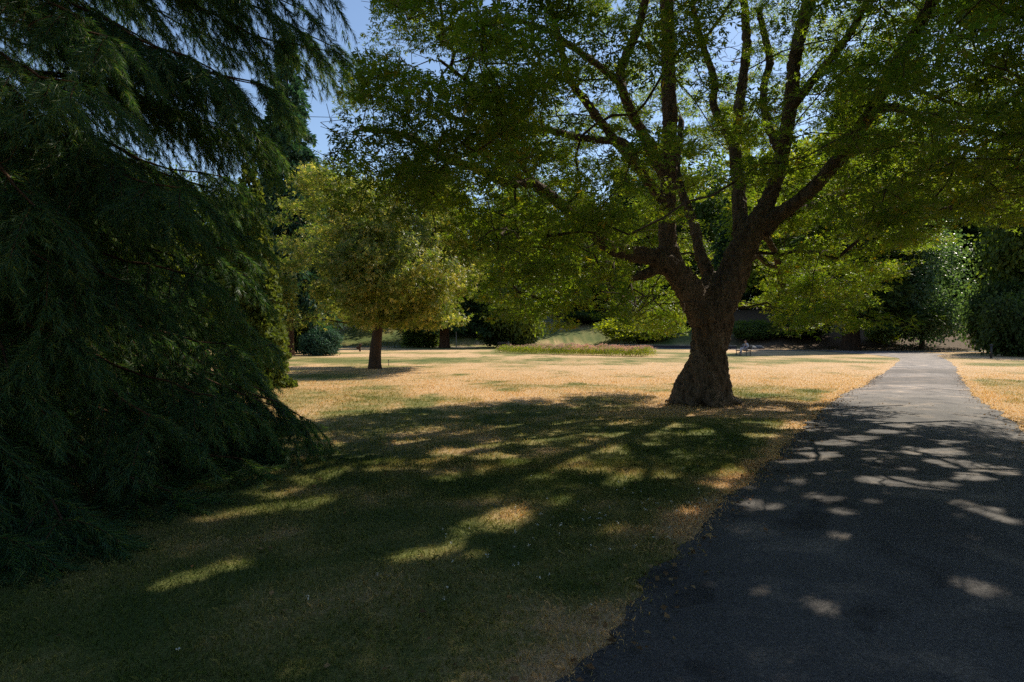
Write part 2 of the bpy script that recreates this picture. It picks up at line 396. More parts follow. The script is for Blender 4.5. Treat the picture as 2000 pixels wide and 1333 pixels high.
def pathmat(name, base, lo, hi):
    m, nt, out = newmat(name)
    tc = N(nt, 'ShaderNodeTexCoord'); co = N(nt, 'ShaderNodeAttribute', attribute_name='coarse')
    big = N(nt, 'ShaderNodeTexNoise', Scale=.7, Detail=5.0, Roughness=.6); fine = N(nt, 'ShaderNodeTexNoise', Scale=55.0, Detail=8.0, Roughness=.85)
    vo = N(nt, 'ShaderNodeTexVoronoi', Scale=38.0); sp = N(nt, 'ShaderNodeTexVoronoi', Scale=6.0)
    for n in (big, fine, vo, sp): nt.links.new(tc.outputs['Object'], n.inputs['Vector'])
    a = ramp(nt, [(.32, lo), (.68, hi)], big.outputs['Fac'])
    f = ramp(nt, [(.40, (.50, .50, .52)), (.50, (.95, .94, .93)), (.62, (1.7, 1.65, 1.58))], fine.outputs['Fac'])
    c = mix(nt, 1.0, a.outputs[0], f.outputs[0], 'MULTIPLY')
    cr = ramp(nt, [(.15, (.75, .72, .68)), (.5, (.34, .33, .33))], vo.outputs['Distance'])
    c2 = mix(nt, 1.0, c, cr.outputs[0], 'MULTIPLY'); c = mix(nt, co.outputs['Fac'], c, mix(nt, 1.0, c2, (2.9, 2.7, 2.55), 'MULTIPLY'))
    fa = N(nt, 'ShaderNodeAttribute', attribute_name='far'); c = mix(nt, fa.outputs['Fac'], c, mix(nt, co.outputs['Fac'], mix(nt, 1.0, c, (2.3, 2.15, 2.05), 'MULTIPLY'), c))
    mp = N(nt, 'ShaderNodeTexNoise', Scale=1.6, Detail=4.0, Distortion=.6); nt.links.new(tc.outputs['Object'], mp.inputs['Vector'])
    wv = mix(nt, .45, tc.outputs['Object'], mp.outputs['Color'], 'ADD')
    ck = N(nt, 'ShaderNodeTexVoronoi', Scale=.23); ck.feature = 'DISTANCE_TO_EDGE'; nt.links.new(wv, ck.inputs['Vector'])
    cr_ = ramp(nt, [(.001, (.35, .34, .33)), (.004, (1, 1, 1))], ck.outputs['Distance']); c = mix(nt, .45, c, mix(nt, 1.0, c, cr_.outputs[0], 'MULTIPLY'))
    st = ramp(nt, [(.36, (.52, .52, .54)), (.44, (.95, .95, .95)), (.56, (1, 1, 1)), (.64, (1.7, 1.55, 1.38))], mp.outputs['Fac']); c = mix(nt, 1.0, c, st.outputs[0], 'MULTIPLY')
    pe = ramp(nt, [(.012, (1, 1, 1)), (.022, (0, 0, 0))], sp.outputs['Distance'])
    c = mix(nt, pe.outputs[0], c, (.34, .32, .28))
    b = N(nt, 'ShaderNodeBsdfPrincipled', Roughness=.8); b.inputs['Specular IOR Level'].default_value = .3
    nt.links.new(c, b.inputs['Base Color'])
    bp = N(nt, 'ShaderNodeBump', Strength=.55, Distance=.02); nt.links.new(fine.outputs['Fac'], bp.inputs['Height'])
    nt.links.new(bp.outputs[0], b.inputs['Normal']); nt.links.new(b.outputs[0], out.inputs[0]); return m
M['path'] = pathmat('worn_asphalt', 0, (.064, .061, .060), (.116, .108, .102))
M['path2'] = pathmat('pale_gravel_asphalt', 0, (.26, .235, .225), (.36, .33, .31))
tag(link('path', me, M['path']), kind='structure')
# pale side path crossing the far side of the lawn
cs = spline([(x, y, 0, 0) for x, y in zip(PX, PY)], 1.5)[:, :2]
tn = norm(np.gradient(cs, axis=0)); nn = np.stack([-tn[:, 1], tn[:, 0]], -1)
rows = [cs + nn * o for o in np.linspace(-1.7, 1.7, 7)]
V = np.concatenate([np.column_stack([r, H(r[:, 0], r[:, 1]) + .03]) for r in rows]); m_ = len(cs)
i, j = np.meshgrid(np.arange(6), np.arange(m_ - 1), indexing='ij')
Fc = np.stack([i * m_ + j, (i * m_ + j + 1), (i + 1) * m_ + j + 1, (i + 1) * m_ + j], -1).reshape(-1, 4)
me = mesh_np('side_path', V, Fc[:, ::-1], True)
tag(link('side_path', me, M['path2']), kind='structure')

# ------------------------------------------------------------------ grass blades, clover, fallen leaves
def scatter(n, x0, x1, y0, y1, pw=1.0):
    y = y0 + (y1 - y0) * rng.random(n) ** pw
    x = rng.uniform(x0, x1, n)
    k = (np.abs(x) < y * .92 + 1.2)
    return x[k], y[k]
def blades(n, y0, y1, hgt, wid, pw):
    zm = y1 > 30
    x, y = scatter(n, -9 - max(0, y1 - 21) * .9, 14 + max(0, y1 - 21) * .9, y0, y1, pw)
    k = rng.random(len(x)) < 1 - sstep(y0 + .25 * (y1 - y0), y1, y) * (y1 > 30); x, y = x[k], y[k]
    el = edgeL(y); er = edgeR(y)
    k = (x < el + rng.exponential(.06, len(x)) - .015) | (x > er - rng.exponential(.06, len(x)) + .015)
    k &= rng.random(len(x)) < .45 + .9 * fbm(x * 3, y * 3, 81, 3)
    k &= ~((((x + 7.5) / 4.0) ** 2 + ((y - 7) / 4) ** 2) < .8)
    k &= rng.random(len(x)) < 1 - .8 * np.exp(-((x - BASE[0] - .5) ** 2 + (y - BASE[1] + .3) ** 2) / 2.5)
    x, y = x[k], y[k]; n = len(x)
    a = rng.uniform(0, 2 * math.pi, n); lean = rng.uniform(.1, 1.1, n)
    h = hgt * rng.uniform(.45, 1.25, n) * (.6 + .9 * fbm(x * 1.4, y * 1.4, 91, 2)); wd = wid * rng.uniform(.6, 1.3, n)
    d = np.stack([np.cos(a), np.sin(a)], -1)
    b = np.stack([x, y, H(x, y) - .003], -1)
    a2 = a + rng.uniform(1, 2.1, n); s = np.stack([np.cos(a2), np.sin(a2), 0 * a2], -1) * wd[:, None] / 2
    mid = b + np.column_stack([d * (h * lean * .3)[:, None], h * .6])
    tip = b + np.column_stack([d * (h * lean)[:, None], h * (1 - .25 * lean)])
    V = np.stack([b - s, b + s, mid + s * .7, tip, mid - s * .7], 1)
    return V, np.repeat(dryness(x, y), 5)
parts = [blades(400000, 2.3, 8.0, .040, .0045, 1.0), blades(420000, 7.5, 32, .048, .010, 1.25), blades(200000, 15, 56, .034, .016, 1.2)]
V = np.concatenate([p[0] for p in parts]).reshape(-1, 3); nb = len(V) // 5
Fc = np.arange(nb)[:, None] * 5 + np.arange(5)[None]
me = mesh_np('grass', V, Fc); set_attr(me, 'dry', np.concatenate([p[1] for p in parts]))
tag(link('grass', me, M['blade']), 'short half dry grass blades of the lawn', 'grass', kind='stuff')

M['white'] = plain('white_petal', (.62, .62, .56), .6)
cx_ = []
for (px, py, n, sp) in [(1270, 1010, 16, .5), (1330, 985, 22, .35), (1120, 1010, 8, .5), (1050, 1060, 10, .5), (1000, 1080, 8, .35), (1240, 1050, 12, .4), (860, 1090, 5, .3), (1380, 950, 8, .4), (680, 1220, 3, .4), (1180, 940, 6, .6)]:
    g = G(px, py); cx_.append(g[None, :2] + rng.normal(0, sp, (n, 2)) * [1, 1.0])
c2 = np.concatenate(cx_); c2 = c2[c2[:, 0] < edgeL(c2[:, 1]) - .05]
k = 6; off = rng.normal(0, .005, (len(c2), k, 3)); c3 = (np.column_stack([c2, rng.uniform(.025, .045, len(c2))])[:, None] + off).reshape(-1, 3)
tag(link('clover_flowers', leaf_mesh('clover_flowers', c3, rng.normal(0, .6, c3.shape) + [0, 0, 1], .011, FOLD), M['white']),
    'tiny white clover blossoms dotted in the shaded grass', 'clover', kind='stuff')
M['litter'] = leafmat('fallen_leaf', [(0, (.10, .055, .03)), (.6, (.22, .13, .07)), (1, (.36, .24, .13))], (1, 1, 1), .15, .8, .1)
xl = rng.normal(BASE[0] + .7, 1.5, 1500); yl = rng.normal(BASE[1] - .3, .9, 1500)
xl2 = rng.uniform(-9, 12, 900); yl2 = rng.uniform(2.5, 20, 900)
el2 = edgeL(yl2); k = (xl2 < el2 + .9) | (xl2 > edgeR(yl2) - .2); k &= rng.random(900) < .9
xl = np.concatenate([xl, xl2[k]]); yl = np.concatenate([yl, yl2[k]])
ye = rng.uniform(2.4, 26, 1500) ; se = rng.random(1500) < .62
xe = np.where(se, edgeL(ye) + rng.normal(.10, .16, 1500), edgeR(ye) - rng.normal(.10, .16, 1500))
xl = np.concatenate([xl, xe]); yl = np.concatenate([yl, ye])
inp = on_path(xl, yl)
c3 = np.column_stack([xl, yl, H(xl, yl) + np.where(inp, .045, .028)])
tag(link('fallen_leaves', leaf_mesh('fallen_leaves', c3, rng.normal(0, .35, c3.shape) + [0, 0, 1], rng.uniform(.018, .055, len(c3)), FOLD), M['litter']),
    'dry brown fallen leaves scattered round the maple trunk and path edge', 'leaf litter', kind='stuff')

# ------------------------------------------------------------------ the big maple
# openings in the canopy: beams of sun that come down through the leaves
S3 = np.array([U2[0] * math.cos(SUN_EL), U2[1] * math.cos(SUN_EL), math.sin(SUN_EL)])
BEAMS = []
for px, py, r in [(995, 1012, .24), (950, 1030, .22), (905, 1050, .2), (840, 1082, .17), (800, 1088, .13), (925, 1085, .1), (625, 930, .25), (585, 945, .2), (545, 965, .2), (665, 912, .2), (460, 1005, .2), (425, 1012, .14), (430, 1110, .14), (380, 1125, .14), (330, 1140, .12),
                  (1245, 935, .26), (1205, 945, .2), (1290, 932, .14), (1372, 845, .36), (1290, 835, .38), (1320, 830, .2), (1415, 925, .24), (1450, 848, .24), (1445, 872, .2), (1500, 852, .26), (1165, 872, .2), (1195, 880, .3), (955, 870, .4), (880, 885, .34),
                  (780, 866, .4), (965, 892, .3), (840, 903, .3), (1095, 830, .3), (1060, 860, .34), (1010, 850, .2), (1130, 900, .2), (720, 905, .3), (680, 890, .3), (1530, 800, .4), (1575, 782, .5), (1480, 800, .34), (1520, 828, .3), (1600, 800, .3), (1210, 850, .3), (900, 860, .3),
                  (600, 985, .2), (1100, 980, .12), (520, 1000, .16), (1350, 1000, .1), (560, 900, .4), (1190, 1040, .1), (1000, 905, .25), (1270, 868, .25),
                  (1602, 1207, .10), (1580, 1195, .08), (1375, 1155, .10), (1485, 1170, .07), (1920, 1012, .24), (1965, 1030, .17), (1880, 1000, .18), (1630, 985, .18), (1590, 978, .14), (1640, 1012, .12), (1700, 945, .25), (1760, 950, .28), (1830, 960, .28), (1620, 892, .36), (1645, 872, .4),
                  (1580, 886, .3), (1675, 862, .36), (1800, 888, .36), (1845, 890, .4), (1880, 915, .4), (1790, 826, .55), (1725, 850, .3), (1940, 925, .3), (1490, 990, .2), (1925, 1170, .12), (1890, 1160, .10), (1700, 905, .2), (1560, 905, .25), (1755, 835, .3), (1900, 940, .3), (1640, 1060, .10), (1850, 870, .3), (1560, 945, .2), (1500, 960, .16), (1700, 990, .14)]:
    BEAMS.append((G(px, py), r * (.78 if px > 1480 and py > 840 and py < 970 else .95 if py > 905 or px > 1500 else .72), 1.0))
for px, py, d, r in [(470, 420, 8.0, .8), (420, 340, 7.6, .6), (510, 330, 8.4, .6), (500, 520, 8.2, .7), (380, 470, 7.2, .5), (300, 90, 6.5, .5), (440, 260, 8, .5), (1560, 580, 17.6, 1.5), (1630, 605, 18, 1.2), (1500, 570, 17.4, 1.0), (1290, 605, 17.8, 1.1), (1245, 585, 17.6, 1.1), (1035, 560, 12.4, .8), (1110, 520, 12.6, .5),
                     (1600, 470, 18, 1.3), (1700, 450, 18.2, 1.2), (1500, 430, 17, .9), (1640, 330, 16, .9), (1150, 130, 11, .5), (1100, 300, 11, .6), (1560, 330, 16, .8), (1750, 260, 15, .8), (960, 470, 10.8, .5), (1000, 520, 12, .6), (900, 420, 10.5, .5), (1180, 450, 13, .7), (1080, 430, 12.5, .6), (1240, 420, 14, .6), (820, 330, 9.8, .5)]:
    BEAMS.append((P(px, py, d), r, 1.3))
def open_beams(c, micro=.685):
    keep = np.ones(len(c), bool)
    gp = c[:, :2] - U2 * (c[:, 2:3] / math.tan(SUN_EL))
    wob = .05 + 1.75 * fbm(gp[:, 0] * 4.5, gp[:, 1] * 4.5, 151, 3)
    for p0, r, clear in BEAMS:
        v = c - p0; t = v @ S3
        d2 = (v * v).sum(1) - t * t
        keep &= ~((d2 < (r * wob) ** 2) & (t > clear))
    keep &= ~((fbm(gp[:, 0] * 2.7 + 3, gp[:, 1] * 2.7, 161, 3) > micro + .5 * (1 - sstep(4.0, 7.5, gp[:, 1]))) & (c[:, 2] > 2.5))
    return keep
def bake(o):
    dg = bpy.context.evaluated_depsgraph_get(); dg.update()
    m2 = bpy.data.meshes.new_from_object(o.evaluated_get(dg)); old = o.data
    mats = list(old.materials); o.modifiers.clear(); o.data = m2
    m2.materials.clear()
    for q in mats: m2.materials.append(q)
    m2.polygons.foreach_set('use_smooth', np.ones(len(m2.polygons), dtype=bool))
def L(*rows):           # (px, py, depth, half width in photo px)
    return [tuple(P(x, y, d)) + (r * d / F,) for x, y, d, r in rows]
D0 = BASE[1]
maple = empty('maple_tree', tuple(BASE), 'large old maple with twisted thick trunk beside the path, crown spreading over the lawn', 'tree')
inv = Matrix.Translation(-Vector(BASE))
limbs = [
 # left and right stems out of the fork
 ('S1', None, L((1392, 618, D0, 34), (1416, 575, D0, 33), (1440, 520, D0 + .05, 29), (1462, 470, D0 + .1, 25), (1478, 432, D0 + .1, 20))),
 ('S2', None, L((1378, 622, D0, 33), (1356, 584, D0 - .1, 28), (1330, 548, D0 - .2, 24), (1300, 517, D0 - .4, 19), (1262, 503, D0 - .6, 16), (1225, 496, D0 - .9, 15), (1185, 480, D0 - 1.3, 12), (1140, 440, D0 - 1.9, 11), (1095, 400, D0 - 2.6, 10), (1042, 361, D0 - 3.3, 9.5), (982, 356, D0 - 3.9, 9), (930, 331, D0 - 4.3, 8), (862, 306, D0 - 4.8, 7), (800, 270, D0 - 5.2, 6), (712, 253, D0 - 5.6, 4.5))),
 ('C1', 'S2', L((1330, 545, D0 - .2, 20), (1308, 500, D0 - .2, 19), (1300, 430, D0 - .3, 16), (1302, 340, D0 - .6, 15), (1304, 240, D0 - 1, 14), (1300, 130, D0 - 1.4, 13), (1302, 20, D0 - 1.8, 12), (1310, -90, D0 - 2.2, 10), (1300, -220, D0 - 2.6, 7))),
 ('C2', 'S2', L((1375, 580, D0, 22), (1386, 540, D0 + .3, 14), (1368, 500, D0 + .5, 11), (1358, 450, D0 + .7, 9.5), (1338, 395, D0 + .9, 8), (1322, 330, D0 + 1.2, 7), (1330, 240, D0 + 1.6, 6))),
 ('G1', 'S2', L((1290, 520, D0 - .4, 14), (1255, 538, D0 - .2, 9), (1215, 543, D0, 7.5), (1165, 538, D0 - .1, 7), (1132, 552, D0 - .4, 6.5), (1110, 578, D0 - .7, 5), (1070, 585, D0 - 1.2, 4), (1010, 570, D0 - 1.9, 3))),
 ('G2', 'G1', L((1215, 543, D0, 6), (1195, 518, D0 + .5, 5), (1160, 512, D0 + 1, 5), (1120, 530, D0 + 1.3, 4), (1080, 520, D0 + 1.5, 3))),
 ('U1', 'C1', L((1300, 350, D0 - .6, 12), (1256, 262, D0 - 1.2, 10), (1220, 195, D0 - 1.9, 9), (1210, 140, D0 - 2.4, 9), (1245, 60, D0 - 2.8, 8), (1262, -30, D0 - 3.2, 7), (1250, -150, D0 - 3.5, 5))),
 ('U2', 'C1', L((1300, 400, D0 - .5, 11), (1250, 335, D0 - 1.4, 9), (1189, 262, D0 - 2.3, 8.5), (1140, 195, D0 - 2.9, 8), (1106, 142, D0 - 3.3, 7), (1091, 75, D0 - 3.6, 6), (1060, -20, D0 - 3.9, 5))),
 ('U3', 'U2', L((1250, 335, D0 - 1.4, 8), (1219, 277, D0 - 2.0, 7), (1144, 268, D0 - 2.8, 6.5), (1050, 250, D0 - 3.6, 6), (975, 262, D0 - 4.2, 5), (900, 240, D0 - 4.8, 4.5), (820, 200, D0 - 5.3, 3.5))),
 ('U4', 'U1', L((1215, 170, D0 - 2.2, 7), (1170, 130, D0 - 2.9, 6.5), (1125, 101, D0 - 3.4, 6), (1060, 60, D0 - 3.9, 5), (980, 40, D0 - 4.3, 4), (880, 60, D0 - 4.8, 3))),
 ('U5', 'S2', L((1042, 361, D0 - 3.3, 7), (1020, 322, D0 - 3.6, 6), (1000, 290, D0 - 3.8, 5.5), (978, 245, D0 - 4.1, 5), (930, 180, D0 - 4.5, 4), (860, 120, D0 - 5, 3))),
 # right hand stems
 ('R1', 'S1', L((1470, 445, D0 + .1, 20), (1510, 425, D0, 15), (1560, 392, D0 - .2, 13.5), (1605, 345, D0 - .5, 13), (1650, 290, D0 - .8, 13), (1690, 232, D0 - 1.2, 13), (1718, 175, D0 - 1.6, 13), (1752, 120, D0 - 2, 12), (1800, 40, D0 - 2.4, 11), (1850, -60, D0 - 2.8, 9))),
 ('R2', 'S1', L((1474, 440, D0 + .1, 20), (1500, 390, D0 + .1, 15), (1520, 330, D0, 13.5), (1532, 260, D0 - .2, 13), (1545, 190, D0 - .4, 12.5), (1552, 110, D0 - .6, 12), (1575, 20, D0 - .8, 12), (1600, -90, D0 - 1, 10), (1590, -220, D0 - 1.2, 7))),
 ('R3', 'S1', L((1455, 480, D0 + .1, 22), (1445, 420, D0 + .5, 14), (1437, 350, D0 + .8, 12), (1432, 285, D0 + 1, 11), (1440, 215, D0 + 1.2, 9.5), (1450, 140, D0 + 1.4, 9), (1455, 60, D0 + 1.6, 8), (1448, -60, D0 + 1.8, 6))),
 ('R4', 'R3', L((1430, 282, D0 + 1, 9), (1410, 245, D0 + .9, 8), (1392, 205, D0 + .8, 7.5), (1390, 150, D0 + .7, 7), (1370, 90, D0 + .6, 6), (1350, 10, D0 + .4, 5))),
 ('R5', 'S1', L((1490, 450, D0, 16), (1530, 425, D0 + .6, 8), (1580, 405, D0 + 1.2, 7), (1640, 378, D0 + 1.8, 6.5), (1705, 358, D0 + 2.3, 5), (1780, 345, D0 + 2.9, 4))),
 ('R6', 'R5', L((1640, 378, D0 + 1.8, 5), (1690, 370, D0 + 2, 5), (1740, 378, D0 + 2.2, 4.5), (1785, 390, D0 + 2.4, 4), (1850, 420, D0 + 2.6, 3))),
 ('R7', 'R2', L((1525, 300, D0 - .1, 10), (1500, 245, D0 + .3, 8), (1490, 180, D0 + .6, 7), (1500, 110, D0 + .9, 7), (1480, 20, D0 + 1.2, 5))),
 ('R8', 'R1', L((1700, 215, D0 - 1.3, 9), (1760, 215, D0 - 1.9, 7.5), (1830, 250, D0 - 2.4, 7), (1920, 262, D0 - 3, 6), (2020, 270, D0 - 3.4, 5), (2120, 280, D0 - 3.6, 4))),
 ('R9', 'R1', L((1640, 305, D0 - .7, 8), (1700, 290, D0 - .2, 6), (1780, 285, D0 + .2, 5.5), (1860, 290, D0 + .5, 5), (1960, 300, D0 + .8, 4))),
 ('R10', 'R2', L((1540, 220, D0 - .3, 9), (1590, 150, D0 - .9, 8), (1640, 90, D0 - 1.5, 7), (1690, 10, D0 - 2, 6), (1730, -90, D0 - 2.4, 5))),
 ('R11', 'S1', L((1478, 445, D0, 12), (1500, 470, D0 + .9, 6), (1520, 510, D0 + 1.7, 5.5), (1530, 560, D0 + 2.3, 5), (1560, 590, D0 + 2.9, 4), (1610, 605, D0 + 3.4, 3))),
 ('R12', 'S1', L((1440, 525, D0 + .3, 16), (1475, 500, D0 + 1.4, 6), (1500, 520, D0 + 2.3, 5), (1560, 530, D0 + 3.4, 4), (1640, 520, D0 + 4.4, 3))),
]
sk = Skel(); T = Tubes()
# twisted, buttressed bole
rowsT = [(1374, 802, 63), (1374, 788, 59), (1374, 772, 52), (1376, 755, 47.5), (1378, 735, 43), (1380, 715, 38), (1384, 695, 34.5), (1387, 670, 32.5), (1388, 650, 33), (1389, 630, 36), (1391, 612, 38), (1396, 596, 33)]
tr = spline([tuple(P(x, y, D0)) + (r * D0 / F,) for x, y, r in rowsT], .06)
def bole(u, th, p):
    z = p[2]; f = math.exp(-max(z, 0) / .55)
    a = th + z * 1.1
    return (1 + .10 * np.sin(4 * a + .6) + .085 * np.sin(9 * a + 2 + z * 1.5) + .045 * np.sin(19 * a + z * 4 + 2 * np.sin(z * 6))
            + f * (.16 * np.sin(4 * th + 1.0) + .10 * np.sin(7 * th + .3)) + .03 * np.sin(z * 9 + 3 * th))
T.add(tr[:, :3], tr[:, 3], 72, bole)
for q in range(9):                                # surface roots
    a = q * 2 * math.pi / 9 + rng.uniform(-.2, .2); ln = rng.uniform(.85, 1.2)
    s0 = BASE + np.array([math.cos(a) * .38, math.sin(a) * .38, .32]); s1 = BASE + np.array([math.cos(a) * .66, math.sin(a) * .62, .09]); s2 = BASE + np.array([math.cos(a + .15) * ln, math.sin(a + .15) * ln, -.07])
    T.add(spline([(*s0, .17), (*s1, .13), (*s2, .05)], .08)[:, :3], np.linspace(.17, .05, len(spline([(*s0, .17), (*s1, .13), (*s2, .05)], .08))), 12)
ids = {}; pts = {}
root = sk.limb(tr[::5], jit=0)
for nm, par, rows in limbs:
    sp = spline(rows, .22)
    w_ = np.cumsum(rng.normal(0, .012, (len(sp), 3)), 0); w_ -= np.linspace(0, 1, len(w_))[:, None] * w_[-1]
    sp[:, :3] += w_ * np.minimum(1, np.arange(len(sp)) / 6)[:, None]
    if par is None: pid = root[-1]
    else:
        q = np.array(ids[par]); pid = int(q[np.argmin(np.linalg.norm(sk.p[q] - sp[0, :3], axis=1))])
    ids[nm] = sk.limb(sp, pid)
    ridge = rng.uniform(0, 6)
    T.add(sp[:, :3], sp[:, 3], 16 if sp[0, 3] > .15 else 10, (lambda u, th, p, rd=ridge: 1 + .07 * np.sin(3 * th + rd + u * 4) + .05 * np.sin(5 * th + u * 9)))
trunk = link('trunk', T.mesh('maple_trunk'), M['bark'], maple); trunk.matrix_parent_inverse = inv
md = trunk.modifiers.new('r', 'REMESH'); md.mode = 'VOXEL'; md.voxel_size = .027
md = trunk.modifiers.new('s', 'SMOOTH'); md.iterations = 2; md.factor = .5
tx = bpy.data.textures.new('barkclouds', 'CLOUDS'); tx.noise_scale = .11; tx.noise_depth = 3
md = trunk.modifiers.new('d', 'DISPLACE'); md.texture = tx; md.strength = .10; md.mid_level = .5
bake(trunk)
nlimb = sk.n

# foliage targets: a spreading crown volume, hollow towards the limbs, trimmed to its drip line
bot_x = [560, 640, 700, 780, 850, 900, 935, 960, 1000, 1100, 1135, 1160, 1200, 1250, 1290, 1330, 1352, 1360, 1440, 1470, 1500, 1560, 1640, 1680, 1705, 1760, 1850, 1950, 2060, 2600]
bot_y = [250, 330, 385, 400, 405, 425, 480, 560, 625, 625, 575, 560, 575, 640, 650, 640, 600, 300, 300, 430, 600, 645, 640, 620, 560, 520, 470, 450, 420, 380]
top_x = [560, 640, 655, 690, 725, 740, 800]; top_y = [400, 300, 190, 110, 40, -60, -400]
def in_crown(p):
    px, py = proj(p)
    rel = p[:, :2] - BASE[:2]; b = rel @ V2; a = rel @ U2
    ok = (py < np.interp(px, bot_x, bot_y)) & (py > np.interp(px, top_x, top_y)) & (px > 640)
    ok &= px > np.interp(py, [-300, -60, 40, 110, 190, 300, 400], [752, 742, 730, 696, 664, 648, 570])
    ok &= (b < 3.7) & (a < 5.2 - .25 * np.abs(p[:, 2] - 5))
    n = np.sqrt(((a + 2.6) / 8.2) ** 2 + ((b + 1.8) / 7.2) ** 2 + ((p[:, 2] - 7.0) / 8.4) ** 2)
    return ok, n, a, b, px, py
NC = 150000
c = np.column_stack([rng.uniform(-5, 15, NC), rng.uniform(5.5, 22, NC), rng.uniform(1.6, 15.5, NC)])
ok, n, a, b, px, py = in_crown(c)
keep = ok & (n < 1)
pr = np.clip((n - .42) / .4, .06, 1)
cl = fbm(c[:, 0] * .5 + c[:, 2] * .3, c[:, 1] * .5 - c[:, 2] * .4, 101, 2)
pr *= .25 + .9 * sstep(.36, .5, cl)
see = (px > 1330) & (px < 1900) & (py > -100) & (py < 560) & (c[:, 1] < D0)      # the airy heart of the crown between camera and stems
pr = np.where(see, pr * .75, pr)
pr = np.where((py < -90) & (c[:, 2] > 5.5) & (n > .3), 1.0, pr)
pr = np.where((c[:, 1] < 9) & (px > 1250) & (px < 2050) & (py > -90), pr * .4, pr)
keep &= rng.random(len(c)) < pr
tg = c[keep]
sel = []                                     # clump centres, kept apart so that light comes through between them
for q in tg:
    if len(sel) >= 1320: break
    if not sel or np.min(np.linalg.norm((np.array(sel) - q) * [1, 1, 1.5], axis=1)) > .56: sel.append(q)
print('clumps', len(sel))
def ball(n):
    v = rng.normal(size=(n, 3)); return norm(v) * (rng.random((n, 1)) ** .4)
tg = np.repeat(np.array(sel), 8, 0); tg = tg + ball(len(tg)) * [.58, .58, .2]
low = []
for (x, y, d, sx, sy, sd, k) in [(1035, 540, 12.4, 65, 60, .9, 75), (1060, 470, 12.0, 80, 50, 1, 45), (1250, 590, 17.6, 60, 42, .9, 85), (1290, 615, 17.8, 34, 28, .6, 60),
                                 (1560, 580, 17.6, 70, 45, .9, 150), (1620, 600, 18, 45, 32, .8, 80), (1560, 480, 18.4, 110, 60, 1.2, 170), (1700, 440, 18.4, 80, 55, 1.2, 100), (1500, 560, 17.4, 30, 45, .6, 50),
                                 (760, 340, 9.4, 75, 45, .7, 55), (850, 370, 9.8, 70, 30, .8, 40), (700, 250, 9.0, 45, 60, .6, 45), (1150, 480, 13, 70, 50, .8, 40),
                                 (960, 440, 10.8, 50, 40, .7, 60), (1180, 350, 12, 90, 60, .9, 70), (1330, 300, 16.5, 90, 90, 1, 70)]:
    q = P(x, y, d) + rng.normal(0, 1, (k, 3)) * [sx * d / F, sd, sy * d / F]
    low.append(q[in_crown(q)[0]])
tg = np.vstack([tg] + low)
tg += rng.normal(0, .04, tg.shape)
ends = sk.grow(tg, step=.28, droop=.05, lenw=.10, wig=.022, minpar=len(root) + 6)
sk.radii(.0045, 2.5)
me = sk.mesh('maple_branches', 0, .11, sides=(8, 6, 4, 3))
br = link('branches', me, M['twig'], maple); br.matrix_parent_inverse = inv
print('maple targets', len(tg), 'nodes', sk.n)
n_per = 38
cc = sk.p[np.array(ends)]
C = np.repeat(cc, n_per, 0)
off = ball(len(C)) * [.31, .31, .11]; C = C + off
C[:, 2] -= .10 * (off[:, 0] ** 2 + off[:, 1] ** 2) / .1 * .5
nr = rng.normal(0, .55, C.shape) + [0, 0, .9]
tn = off * [1, 1, .2] + rng.normal(0, .12, C.shape) + [0, 0, -.06]
ok, *_ = in_crown(C)
px, py = proj(C)
k = ~((px > 1235) & (px < 1510) & (py > 435) & (py < 720) & (C[:, 1] < D0 + .9))
k &= open_beams(C) & (C[:, 2] > 1.2) & ((px > np.interp(py, [-300, -60, 40, 110, 190, 300, 400], [745, 735, 722, 688, 655, 640, 560])))
C, nr, tn = C[k], nr[k], tn[k]
cr = link('crown', leaf_mesh('maple_crown', C, nr, rng.uniform(.056, .098, len(C)), LOBED, tn), M['maple'], maple); cr.matrix_parent_inverse = inv
print('maple leaves', len(C))

